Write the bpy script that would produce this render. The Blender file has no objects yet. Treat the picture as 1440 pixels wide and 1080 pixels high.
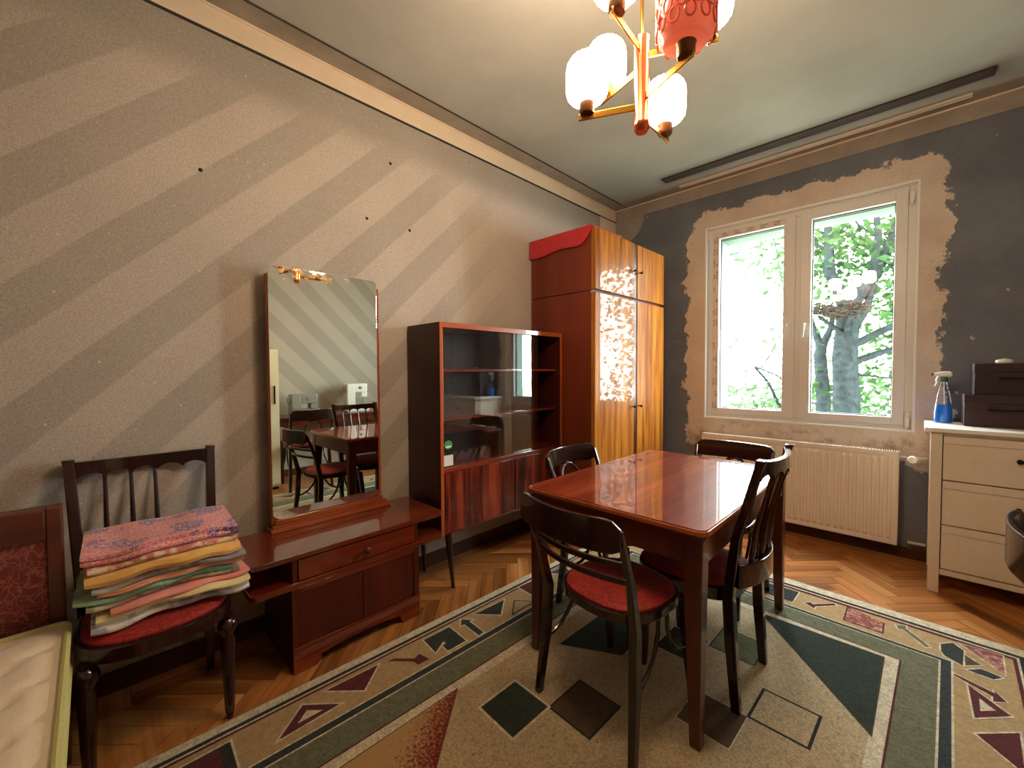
import bpy, bmesh, math, random
from mathutils import Vector, Matrix
random.seed(7)
SC = bpy.context.scene
COL = SC.collection
PI = math.pi

# ------------------------------------------------------------------ camera, world, exposure
YAW, PITCH, ROLL, FPX, CAMH = 0.77905, 0.031646, -0.004903, 584.34, 1.30
def make_camera():
    f = Vector((-math.sin(YAW)*math.cos(PITCH), math.cos(YAW)*math.cos(PITCH), -math.sin(PITCH)))
    r = Vector((math.cos(YAW), math.sin(YAW), 0)); u = r.cross(f)
    c, s = math.cos(ROLL), math.sin(ROLL)
    r2 = c*r + s*u; u2 = -s*r + c*u
    cam = bpy.data.cameras.new('camera'); cam.sensor_width = 36; cam.lens = FPX/1440*36
    cam.clip_start = .02; cam.clip_end = 200
    o = bpy.data.objects.new('camera', cam); COL.objects.link(o)
    m = Matrix((r2, u2, -f)).transposed().to_4x4(); m.translation = (0, 0, CAMH)
    o.matrix_world = m
    SC.camera = o
make_camera()
wd = bpy.data.worlds.new('sky'); SC.world = wd; wd.use_nodes = True
bg = wd.node_tree.nodes['Background']
bg.inputs[0].default_value = (.95, .98, 1.0, 1); bg.inputs[1].default_value = 32.0
SC.view_settings.view_transform = 'Standard'; SC.view_settings.look = 'None'
SC.view_settings.gamma = 1.0; SC.view_settings.exposure = 0.30
SC.view_settings.use_curve_mapping = False
LAMP = 50.0            # radiance of the lit glass shades
try:
    SC.cycles.max_bounces = 9; SC.cycles.diffuse_bounces = 5; SC.cycles.glossy_bounces = 5
    SC.cycles.transparent_max_bounces = 24; SC.cycles.transmission_bounces = 8
    SC.cycles.caustics_reflective = False; SC.cycles.caustics_refractive = False
    SC.cycles.sample_clamp_indirect = 4.0
except Exception: pass

# ------------------------------------------------------------------ room numbers (metres)
XL, XR, YB, YW, ZC = -2.33, 1.15, -1.60, 3.92, 2.97      # left wall, right wall, back wall, window wall, ceiling
WX0, WX1, WZ0, WZ1 = -1.40, -0.042, .878, 2.556          # window opening

# daylight portal in the window opening
pl = bpy.data.lights.new('window_portal', 'AREA'); pl.shape = 'RECTANGLE'
pl.size = WX1-WX0; pl.size_y = WZ1-WZ0; pl.cycles.is_portal = True
po = bpy.data.objects.new('window_portal', pl); COL.objects.link(po)
po.location = ((WX0+WX1)/2, YW+.31, (WZ0+WZ1)/2); po.rotation_euler = (-PI/2, 0, 0)

# ------------------------------------------------------------------ materials
def lin(c):
    return tuple(((v/255)/12.92 if v/255 <= .04045 else ((v/255+.055)/1.055)**2.4) for v in c) + (1,)
class NT:
    def __init__(s, name):
        s.m = bpy.data.materials.new(name); s.m.use_nodes = True
        s.t = s.m.node_tree; s.b = s.t.nodes['Principled BSDF']; s.out = s.t.nodes['Material Output']
    def n(s, typ, **k):
        nd = s.t.nodes.new(typ)
        for a, v in k.items():
            if hasattr(nd, a) and not a.startswith('i_'): setattr(nd, a, v)
        return nd
    def l(s, a, b): s.t.links.new(a, b)
    def math(s, op, a, b=None, c=None, clamp=False):
        nd = s.t.nodes.new('ShaderNodeMath'); nd.operation = op; nd.use_clamp = clamp
        for i, v in enumerate((a, b, c)):
            if v is None: continue
            if isinstance(v, (int, float)): nd.inputs[i].default_value = v
            else: s.l(v, nd.inputs[i])
        return nd.outputs[0]
    def coord(s, scale=(1, 1, 1), kind='Object', rot=(0, 0, 0)):
        tc = s.t.nodes.new('ShaderNodeTexCoord'); mp = s.t.nodes.new('ShaderNodeMapping')
        mp.inputs['Scale'].default_value = scale; mp.inputs['Rotation'].default_value = rot
        s.l(tc.outputs[kind], mp.inputs[0]); return mp.outputs[0]
    def pos(s):
        g = s.t.nodes.new('ShaderNodeNewGeometry'); x = s.t.nodes.new('ShaderNodeSeparateXYZ')
        s.l(g.outputs['Position'], x.inputs[0]); return g.outputs['Position'], x.outputs
    def noise(s, vec, scale, detail=4, rough=.55, dist=0):
        nd = s.t.nodes.new('ShaderNodeTexNoise'); nd.inputs['Scale'].default_value = scale
        nd.inputs['Detail'].default_value = detail; nd.inputs['Roughness'].default_value = rough
        nd.inputs['Distortion'].default_value = dist
        if vec is not None: s.l(vec, nd.inputs['Vector'])
        return nd.outputs[0]
    def ramp(s, fac, stops):
        nd = s.t.nodes.new('ShaderNodeValToRGB'); e = nd.color_ramp.elements
        while len(e) < len(stops): e.new(.5)
        for i, (p, c) in enumerate(stops): e[i].position = p; e[i].color = c
        s.l(fac, nd.inputs[0]); return nd.outputs[0]
    def mix(s, fac, a, b, mode='MIX'):
        nd = s.t.nodes.new('ShaderNodeMix'); nd.data_type = 'RGBA'; nd.blend_type = mode
        for sk, v in ((nd.inputs['Factor'], fac), (nd.inputs['A'], a), (nd.inputs['B'], b)):
            if isinstance(v, (int, float)): sk.default_value = v
            elif isinstance(v, tuple): sk.default_value = v
            else: s.l(v, sk)
        return nd.outputs['Result']
    def bump(s, h, strength=.2, dist=.01):
        nd = s.t.nodes.new('ShaderNodeBump'); nd.inputs['Strength'].default_value = strength
        nd.inputs['Distance'].default_value = dist
        s.l(h, nd.inputs['Height']); s.l(nd.outputs[0], s.b.inputs['Normal']); return nd
    def smooth(s, v, lo, hi):
        nd = s.t.nodes.new('ShaderNodeMapRange'); nd.interpolation_type = 'SMOOTHSTEP'
        nd.inputs['From Min'].default_value = lo; nd.inputs['From Max'].default_value = hi
        s.l(v, nd.inputs[0]); return nd.outputs[0]
    def set(s, **k):
        names = dict(color='Base Color', rough='Roughness', metal='Metallic', coat='Coat Weight', coatr='Coat Roughness',
                     spec='Specular IOR Level', sheen='Sheen Weight', ior='IOR', trans='Transmission Weight')
        for a, v in k.items():
            sk = s.b.inputs[names[a]]
            if isinstance(v, (int, float, tuple)): sk.default_value = v
            else: s.l(v, sk)
        return s.m

def plain(name, c, rough=.5, metal=0, coat=0, noise=.0, bump=0, nscale=40, **k):
    t = NT(name); c = lin(c)
    if noise or bump:
        nz = t.noise(t.coord(), nscale, 5)
        d = tuple(v*(1-noise) for v in c[:3]) + (1,); b = tuple(min(1, v*(1+noise)) for v in c[:3]) + (1,)
        t.set(color=t.ramp(nz, [(.3, d), (.7, b)]))
        if bump: t.bump(nz, bump)
        t.set(rough=rough, metal=metal, coat=coat, **k); return t.m
    return t.set(color=c, rough=rough, metal=metal, coat=coat, **k)

def wood(name, dark, light, axis='Z', rough=.35, coat=.0, coatr=.05, bands=6.0, fine=70.0, mid=None, per_object=0.0, contrast=1.0, cior=1.5, spec=.3):
    """veneer: grain runs along axis"""
    t = NT(name)
    st = .07
    sc = {'X': (st, 1, 1), 'Y': (1, st, 1), 'Z': (1, 1, st)}[axis]
    v = t.coord(sc)
    if per_object:
        oi = t.n('ShaderNodeObjectInfo'); add = t.n('ShaderNodeVectorMath'); add.operation = 'ADD'
        cmb = t.n('ShaderNodeCombineXYZ'); m = t.math('MULTIPLY', oi.outputs['Random'], 37.0)
        for i in range(3): t.l(m, cmb.inputs[i])
        t.l(v, add.inputs[0]); t.l(cmb.outputs[0], add.inputs[1]); v = add.outputs[0]
    n1 = t.noise(v, bands, 3, .5, .6); n2 = t.noise(v, fine, 4, .6)
    f = t.math('ADD', t.math('MULTIPLY', n1, .72), t.math('MULTIPLY', n2, .28))
    d, l_ = lin(dark), lin(light)
    md = lin(mid) if mid else tuple((a+b)/2 for a, b in zip(d, l_))
    w = .17/contrast
    col = t.ramp(f, [(.5-w, d), (.5, md), (.5+w, l_)])
    if per_object:
        col = t.mix(1.0, col, t.ramp(oi.outputs['Random'], [(0, (1-per_object,)*3+(1,)), (1, (1+per_object*.35, 1+per_object*.25, 1+per_object*.2, 1))]), 'MULTIPLY')
    t.set(color=col, rough=rough, coat=coat, coatr=coatr); t.b.inputs['Coat IOR'].default_value = cior
    t.b.inputs['Specular IOR Level'].default_value = spec
    t.bump(n2, .04, .003)
    return t.m

def glassy(name, tint=(1, 1, 1, 1), ior=1.5, fmax=1.0):
    t = NT(name); t.t.nodes.remove(t.b)
    tr = t.n('ShaderNodeBsdfTransparent'); tr.inputs[0].default_value = tint
    gl = t.n('ShaderNodeBsdfGlossy'); gl.inputs['Roughness'].default_value = .0; gl.inputs[0].default_value = (1, 1, 1, 1)
    fr = t.n('ShaderNodeFresnel'); geo = t.n('ShaderNodeNewGeometry')
    t.l(t.math('ADD', ior, t.math('MULTIPLY', geo.outputs['Backfacing'], 1/ior-ior)), fr.inputs[0])   # same reflectance on both faces of the thin pane
    mx = t.n('ShaderNodeMixShader'); f = t.math('MULTIPLY', fr.outputs[0], fmax)
    t.l(f, mx.inputs[0]); t.l(tr.outputs[0], mx.inputs[1]); t.l(gl.outputs[0], mx.inputs[2])
    t.l(mx.outputs[0], t.out.inputs[0]); return t.m

def wall_paper(name, sign, fade_y=None):
    """grey-beige wall with diagonal rolled stripes, 45 degrees; sign=-1: z-y constant, +1: z+y constant"""
    t = NT(name); p, xyz = t.pos()
    s = t.math('ADD', xyz[2], xyz[1]) if sign > 0 else t.math('SUBTRACT', xyz[2], xyz[1])
    wob = t.math('MULTIPLY', t.math('SUBTRACT', t.noise(p, 3.0, 3), .5), .02)
    ph = t.math('FRACT', t.math('DIVIDE', t.math('ADD', t.math('SUBTRACT', s, 2.275), wob), .432))
    # dark band for phase .5..1 (just below 2.275)
    e0 = t.smooth(ph, .48, .52); e1 = t.smooth(ph, .97, 1.0)
    band = t.math('SUBTRACT', e0, e1, clamp=True)
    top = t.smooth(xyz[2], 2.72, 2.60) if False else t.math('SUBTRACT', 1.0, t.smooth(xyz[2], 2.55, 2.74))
    band = t.math('MULTIPLY', band, top)
    if fade_y: band = t.math('MULTIPLY', band, t.math('SUBTRACT', 1.0, t.smooth(xyz[1], *fade_y)))
    grain = t.noise(p, 140, 3, .7); blotch = t.noise(p, 2.2, 4)
    light, dark = lin((188, 177, 166)), lin((170, 161, 151))
    c = t.mix(band, light, dark)
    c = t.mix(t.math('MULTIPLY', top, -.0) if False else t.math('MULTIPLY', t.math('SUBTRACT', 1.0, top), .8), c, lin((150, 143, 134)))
    c = t.mix(.5, c, t.ramp(grain, [(.3, (.55, .55, .55, 1)), (.7, (1.35, 1.33, 1.3, 1))]), 'MULTIPLY')
    c = t.mix(.35, c, t.ramp(blotch, [(.3, (.8, .8, .8, 1)), (.7, (1.1, 1.1, 1.1, 1))]), 'MULTIPLY')
    # tiny pale flecks
    fl = t.noise(p, 60, 2, .4); fm = t.smooth(fl, .745, .76)
    c = t.mix(fm, c, lin((214, 200, 180)))
    t.set(color=c, rough=.75, spec=.25); t.bump(grain, .25, .004)
    return t.m

def window_wall_mat():
    t = NT('window_wall_paint'); p, xyz = t.pos(); X, Z = xyz[0], xyz[2]
    n = t.noise(p, 5.0, 8, .72); nn = t.math('MULTIPLY', t.math('SUBTRACT', n, .5), .36)
    # distance inside the plaster patch around the window
    dl = t.math('ADD', X, 1.57); dr = t.math('SUBTRACT', .095, X); dt = t.math('SUBTRACT', 2.715, Z); db = t.math('SUBTRACT', Z, .62)
    # rounded upper corners: cut by diagonals
    c1 = t.math('MULTIPLY', t.math('ADD', t.math('ADD', dl, dt), -.17), .8)
    c2 = t.math('MULTIPLY', t.math('ADD', t.math('ADD', dr, dt), -.08), .8)
    d = t.math('MINIMUM', t.math('MINIMUM', dl, dr), t.math('MINIMUM', dt, db)); d = t.math('MINIMUM', d, t.math('MINIMUM', c1, c2))
    m = t.smooth(t.math('ADD', d, nn), -.004, .004)
    grain = t.noise(p, 120, 3, .7); bl = t.noise(p, 3, 5)
    grey = t.mix(t.smooth(bl, .3, .7), lin((104, 109, 119)), lin((122, 126, 136)))
    plaster = t.mix(t.smooth(bl, .3, .7), lin((204, 188, 174)), lin((220, 208, 196)))
    # dirty zone below the sill
    dirt = t.math('MULTIPLY', t.smooth(t.noise(p, 7, 6, .7), .48, .68), t.math('SUBTRACT', 1.0, t.smooth(Z, .80, .95)))
    plaster = t.mix(t.math('MULTIPLY', dirt, .7), plaster, lin((132, 108, 80)))
    c = t.mix(m, grey, plaster)
    # little chips of plaster in the paint
    ch = t.smooth(t.noise(p, 16, 2, .5), .735, .75)
    c = t.mix(ch, c, lin((190, 172, 155)))
    c = t.mix(.35, c, t.ramp(grain, [(.3, (.7, .7, .7, 1)), (.7, (1.25, 1.25, 1.25, 1))]), 'MULTIPLY')
    t.set(color=c, rough=.8, spec=.2); t.bump(t.math('ADD', t.math('MULTIPLY', m, -1.5), grain), .3, .003)
    return t.m

def ceiling_mat():
    t = NT('ceiling_paint'); p, xyz = t.pos()
    b = t.noise(p, 1.6, 5); g = t.noise(p, 90, 3)
    c = t.mix(t.smooth(b, .3, .7), lin((172, 173, 169)), lin((186, 187, 182)))
    # soot smear round the old curtain track
    dy = t.math('ABSOLUTE', t.math('SUBTRACT', xyz[1], 3.60))
    sm = t.math('SUBTRACT', 1.0, t.smooth(t.math('ADD', dy, t.math('MULTIPLY', b, .06)), .05, .20))
    ex = t.math('MULTIPLY', t.smooth(xyz[0], -1.75, -1.62), t.math('SUBTRACT', 1.0, t.smooth(xyz[0], .25, .42)))
    c = t.mix(t.math('MULTIPLY', t.math('MULTIPLY', sm, ex), .55), c, lin((92, 84, 80)))
    t.set(color=c, rough=.85, spec=.15); t.bump(g, .1, .003); return t.m

def carpet(name, c, var=.35, fleck=None, fa=.0):
    var = min(.75, var*1.35)
    t = NT(name); p, xyz = t.pos(); n = t.noise(p, 130, 4, .75); n2 = t.noise(p, 44, 4, .75)
    c = lin(c); f = t.math('ADD', t.math('MULTIPLY', n, .5), t.math('MULTIPLY', n2, .5))
    col = t.ramp(f, [(.34, tuple(v*(1-var) for v in c[:3])+(1,)), (.66, tuple(min(1, v*(1+var)) for v in c[:3])+(1,))])
    if fleck: col = t.mix(t.math('MULTIPLY', t.smooth(n2, .5, .62), fa), col, lin(fleck))
    t.set(color=col, rough=.95, spec=.05, sheen=.15); t.bump(n, .9, .006); return t.m

def carpet_gradient(name, a, b):
    t = NT(name); p, xyz = t.pos(); n = t.noise(p, 90, 4, .75)
    g = t.math('ADD', t.math('MULTIPLY', t.math('ADD', xyz[0], 1.33), 1.9), t.math('MULTIPLY', t.math('SUBTRACT', xyz[1], .75), 1.4))
    f = t.smooth(t.math('ADD', g, t.math('MULTIPLY', t.math('SUBTRACT', n, .5), 1.5)), .10, .42)
    t.set(color=t.mix(f, lin(a), lin(b)), rough=.95, spec=.05, sheen=.2); t.bump(n, .6, .004); return t.m

def brocade(name, c1, c2, scale=30):
    t = NT(name); v = t.coord(); w = t.n('ShaderNodeTexVoronoi'); w.feature = 'DISTANCE_TO_EDGE'; w.inputs['Scale'].default_value = scale
    nz = t.n('ShaderNodeTexNoise'); nz.inputs['Scale'].default_value = scale*.35; t.l(v, nz.inputs['Vector'])
    ad = t.n('ShaderNodeVectorMath'); ad.operation = 'ADD'; sc = t.n('ShaderNodeVectorMath'); sc.operation = 'SCALE'; sc.inputs['Scale'].default_value = .12
    t.l(nz.outputs['Color'], sc.inputs[0]); t.l(v, ad.inputs[0]); t.l(sc.outputs[0], ad.inputs[1]); t.l(ad.outputs[0], w.inputs['Vector'])
    f = t.smooth(w.outputs['Distance'], .02, .10); fine = t.noise(v, 300, 2)
    c = t.mix(f, lin(c2), lin(c1)); c = t.mix(.4, c, t.ramp(fine, [(.3, (.6, .6, .6, 1)), (.7, (1.2, 1.2, 1.2, 1))]), 'MULTIPLY')
    t.set(color=c, rough=.7, sheen=.08); t.bump(fine, .2, .002); return t.m

def towel_mat(name, c, c2=None, pattern=None, scale=40):
    t = NT(name); v = t.coord(); n = t.noise(v, 350, 3, .7)
    base = lin(c)
    if pattern == 'lattice':
        w = t.n('ShaderNodeTexVoronoi'); w.feature = 'DISTANCE_TO_EDGE'; w.inputs['Scale'].default_value = scale; t.l(v, w.inputs['Vector'])
        w2 = t.noise(v, 9, 2); cc = t.mix(t.smooth(w2, .50, .56), base, lin((120, 84, 150)))
        cc = t.mix(t.math('SUBTRACT', 1.0, t.smooth(w.outputs['Distance'], .03, .09)), cc, lin(c2))
    elif pattern == 'stripe':
        w = t.n('ShaderNodeTexWave'); w.inputs['Scale'].default_value = scale; w.bands_direction = 'Y'; t.l(v, w.inputs['Vector'])
        cc = t.mix(t.smooth(w.outputs['Fac'], .45, .6), base, lin(c2))
    elif pattern == 'blotch':
        cc = t.mix(t.smooth(t.noise(v, scale, 3), .48, .58), base, lin(c2))
    else:
        cc = base
    cc = t.mix(.6, cc, t.ramp(n, [(.3, (.7, .7, .7, 1)), (.7, (1.2, 1.2, 1.2, 1))]), 'MULTIPLY')
    t.set(color=cc, rough=.95, spec=.05, sheen=.3); t.bump(n, .5, .003); return t.m

M = {}
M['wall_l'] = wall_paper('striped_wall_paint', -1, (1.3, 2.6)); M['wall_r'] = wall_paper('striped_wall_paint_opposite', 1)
M['wall_w'] = window_wall_mat(); M['ceil'] = ceiling_mat()
M['trim'] = plain('cream_cornice_paint', (222, 204, 180), .7, noise=.06, nscale=6); M['trim_shade'] = plain('shaded_cornice_paint', (156, 146, 136), .75, noise=.15, nscale=7)  # second one: darker copy of the cornice cream, shade put into its colour
M['line'] = plain('dark_cornice_line', (58, 50, 44), .8)
M['base'] = wood('baseboard_wood', (52, 26, 16), (92, 52, 34), 'Y', .5)
M['parquet'] = wood('parquet_oak', (122, 72, 36), (208, 150, 90), 'X', .3, .35, .15, 8, 60, mid=(176, 114, 60), per_object=.34)
M['subfloor'] = plain('floor_joint_dark', (44, 26, 16), .9)
M['mahog'] = wood('red_mahogany_lacquer', (84, 26, 12), (152, 64, 32), 'Y', .26, 1.0, .03, 7, 60, mid=(116, 42, 20), cior=1.65)
M['mahogz'] = wood('red_mahogany_lacquer_vertical', (62, 20, 12), (112, 40, 22), 'Z', .35, .35, .1, 5, 60, mid=(86, 28, 16))
M['table'] = wood('table_top_lacquer', (98, 32, 16), (162, 78, 44), 'Y', .4, 1.0, .008, 9, 80, mid=(132, 50, 26), cior=1.55, spec=.08)
M['tableleg'] = wood('table_leg_lacquer', (62, 20, 11), (106, 40, 22), 'Z', .3, .5, .08, 6, 60)
M['edge'] = wood('amber_edge_wood', (136, 62, 26), (192, 100, 48), 'Y', .3, .6, .05, 6, 60)
M['edgez'] = wood('amber_edge_wood_vertical', (138, 60, 24), (190, 96, 44), 'Z', .3, .6, .05, 6, 60)
M['darkpanel'] = wood('dark_rosewood_side', (40, 14, 10), (72, 26, 18), 'Z', .4, .3, .15, 5, 50)
M['rosewood'] = wood('rosewood_veneer', (34, 10, 6), (140, 52, 26), 'Z', .3, .5, .06, 14, 50, mid=(90, 26, 14), contrast=1.5)
M['inside'] = wood('cabinet_inside_wood', (46, 24, 16), (74, 42, 30), 'Y', .5, .1, .2, 5, 50)
M['honey'] = wood('honey_walnut_veneer', (122, 68, 20), (188, 124, 50), 'Z', .35, .28, .012, 16, 70, mid=(164, 98, 34), contrast=1.3, cior=1.5, spec=.06)
M['wardside'] = wood('wardrobe_side_wood', (92, 36, 20), (124, 54, 30), 'Z', .5, .15, .25, 4, 50)
M['wardbase'] = wood('wardrobe_dark_trim', (36, 14, 14), (60, 26, 22), 'Z', .4, .3, .1)
M['chair'] = wood('dark_bentwood', (26, 13, 9), (50, 26, 18), 'Z', .25, .7, .08, 5, 50)
M['chair_red'] = wood('ebonised_red_brown', (24, 8, 8), (52, 18, 16), 'Z', .22, .8, .06, 5, 50)
M['redseat'] = brocade('red_seat_fabric', (166, 32, 20), (108, 16, 12), 46)
M['maroon_brocade'] = brocade('maroon_brocade', (112, 40, 36), (150, 84, 74), 42)
M['sofawood'] = wood('sofa_frame_wood', (70, 32, 22), (104, 54, 38), 'Y', .45, .3, .15)
M['pvc'] = plain('white_window_plastic', (226, 224, 222), .3, noise=.02); M['bead'] = plain('white_corner_bead', (238, 238, 238), .4)
M['rubber'] = plain('grey_window_gasket', (58, 58, 60), .7)
M['pane'] = glassy('clear_window_glass', (.97, 1, .98, 1)); M['vglass'] = glassy('cabinet_glass', (.96, .98, .98, 1), 1.7)
M['film'] = plain('film_with_print', (224, 210, 200), .5, noise=.05); M['ink'] = plain('film_ink', (70, 56, 50), .8)
M['reveal'] = plain('outer_reveal_render', (112, 130, 120), .9, spec=.1)
M['radiator'] = plain('cream_radiator_enamel', (232, 220, 206), .35, noise=.02, nscale=8)
M['white'] = plain('white_plastic', (236, 234, 230), .35); M['chrome'] = plain('chrome', (210, 210, 210), .2, 1)
M['pipe'] = plain('pipe_paint', (196, 184, 168), .5)
M['chest'] = plain('cream_painted_wood', (222, 206, 186), .5, noise=.03, nscale=30, bump=.02)
M['chesttop'] = plain('white_painted_top', (232, 228, 220), .4)
M['black'] = plain('black_metal', (24, 22, 22), .35, .6)
M['box'] = wood('dark_brown_box', (40, 24, 26), (62, 40, 40), 'X', .55, .1, .3)
M['brass'] = plain('brass', (196, 142, 62), .25, 1); M['copper'] = plain('copper_tube', (206, 104, 70), .22, .9)
M['bulbcap'] = plain('brown_lamp_cup', (112, 74, 44), .35, .6)
M['mirror'] = plain('mirror_silver', (232, 241, 232), .0, 1)
M['redcloth'] = plain('red_cloth', (186, 32, 42), .85, noise=.12, nscale=30, bump=.1, sheen=.3)
M['paper'] = plain('white_label', (226, 222, 214), .6); M['green'] = plain('green_sticker', (44, 150, 74), .5)
M['mattress'] = plain('quilted_cream_ticking', (238, 220, 196), .85, noise=.05, nscale=200, bump=.15, sheen=.2)
M['piping'] = plain('yellow_green_piping', (206, 204, 140), .8, noise=.1, nscale=200, bump=.2)
M['rail_dark'] = plain('dark_track_board', (60, 46, 44), .7, noise=.2, nscale=9); M['rail_white'] = plain('white_curtain_rail', (214, 204, 192), .5)
M['machine'] = plain('white_machine_shell', (232, 230, 224), .3); M['machine_g'] = plain('grey_machine_paint', (140, 138, 128), .4)
M['cup'] = plain('cream_cupboard_paint', (226, 214, 184), .5, noise=.05, nscale=8)
M['backwall'] = plain('plain_wall_paint', (172, 162, 150), .8, noise=.06, nscale=4)
M['bark'] = plain('tree_bark', (30, 35, 35), 1.0, spec=0.0, noise=.4, nscale=14, bump=.6)
M['twig'] = plain('nest_twig', (50, 44, 38), 1.0, spec=0.0, noise=.3)
M['ground'] = plain('outside_lawn', (140, 144, 128), .9, noise=.3, nscale=2)
def leaf_mat(name, c):
    t = NT(name); t.t.nodes.remove(t.b); oi = t.n('ShaderNodeNewGeometry')
    col = t.ramp(oi.outputs['Random Per Island'], [(0, tuple(v*.55 for v in lin(c)[:3])+(1,)), (1, tuple(min(1, v*1.35) for v in lin(c)[:3])+(1,))])
    d = t.n('ShaderNodeBsdfDiffuse'); tr = t.n('ShaderNodeBsdfTranslucent'); mx = t.n('ShaderNodeMixShader'); mx.inputs[0].default_value = .5
    t.l(col, d.inputs[0]); t.l(col, tr.inputs[0]); t.l(d.outputs[0], mx.inputs[1]); t.l(tr.outputs[0], mx.inputs[2]); t.l(mx.outputs[0], t.out.inputs[0]); return t.m
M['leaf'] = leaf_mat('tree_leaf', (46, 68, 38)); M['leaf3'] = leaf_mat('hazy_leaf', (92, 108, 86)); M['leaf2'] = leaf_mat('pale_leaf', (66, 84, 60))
def lit_glass():
    t = NT('lit_opal_glass'); t.set(color=(.9, .85, .75, 1), rough=.3)
    t.b.inputs['Emission Color'].default_value = (1.0, .72, .46, 1); t.b.inputs['Emission Strength'].default_value = LAMP; return t.m
M['lit'] = lit_glass()
def pink_glass():
    t = NT('pink_pressed_glass'); t.t.nodes.remove(t.b)
    d = t.n('ShaderNodeBsdfDiffuse'); d.inputs[0].default_value = lin((255, 222, 210)); tr = t.n('ShaderNodeBsdfTranslucent'); tr.inputs[0].default_value = lin((255, 214, 202))
    g = t.n('ShaderNodeBsdfGlossy'); g.inputs['Roughness'].default_value = .08
    m1 = t.n('ShaderNodeMixShader'); m1.inputs[0].default_value = .7; m2 = t.n('ShaderNodeMixShader'); m2.inputs[0].default_value = .1
    t.l(d.outputs[0], m1.inputs[1]); t.l(tr.outputs[0], m1.inputs[2]); t.l(m1.outputs[0], m2.inputs[1]); t.l(g.outputs[0], m2.inputs[2]); t.l(m2.outputs[0], t.out.inputs[0]); return t.m
M['pink'] = pink_glass(); M['pink_relief'] = plain('rose_glass_relief', (236, 120, 106), .15, coat=.5)
M['blue'] = plain('blue_cleaning_liquid', (24, 120, 226), .15, coat=.6); M['bottle'] = glassy('clear_bottle_plastic', (.93, .96, 1, 1), 1.45)
M['greenplastic'] = plain('green_plastic', (28, 104, 72), .4)
R = {'cream': carpet('rug_cream', (208, 196, 170), .4), 'field': carpet('rug_beige', (190, 170, 136), .45, (122, 106, 80), .6), 'tan': carpet('rug_tan', (176, 148, 106), .22), 'dark': carpet('rug_charcoal', (40, 40, 38), .5),
     'navy': carpet('rug_navy', (46, 54, 56), .45), 'green': carpet('rug_sage_green', (106, 108, 84), .4), 'dgreen': carpet('rug_dark_green', (44, 54, 46), .45),
     'maroon': carpet('rug_maroon', (88, 32, 36), .4), 'brown': carpet('rug_brown', (86, 66, 50), .3), 'red': carpet('rug_faded_red', (150, 84, 80), .5, (206, 186, 160), .6), 'grad': carpet_gradient('rug_red_fade', (176, 142, 98), (112, 30, 34))}

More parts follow.
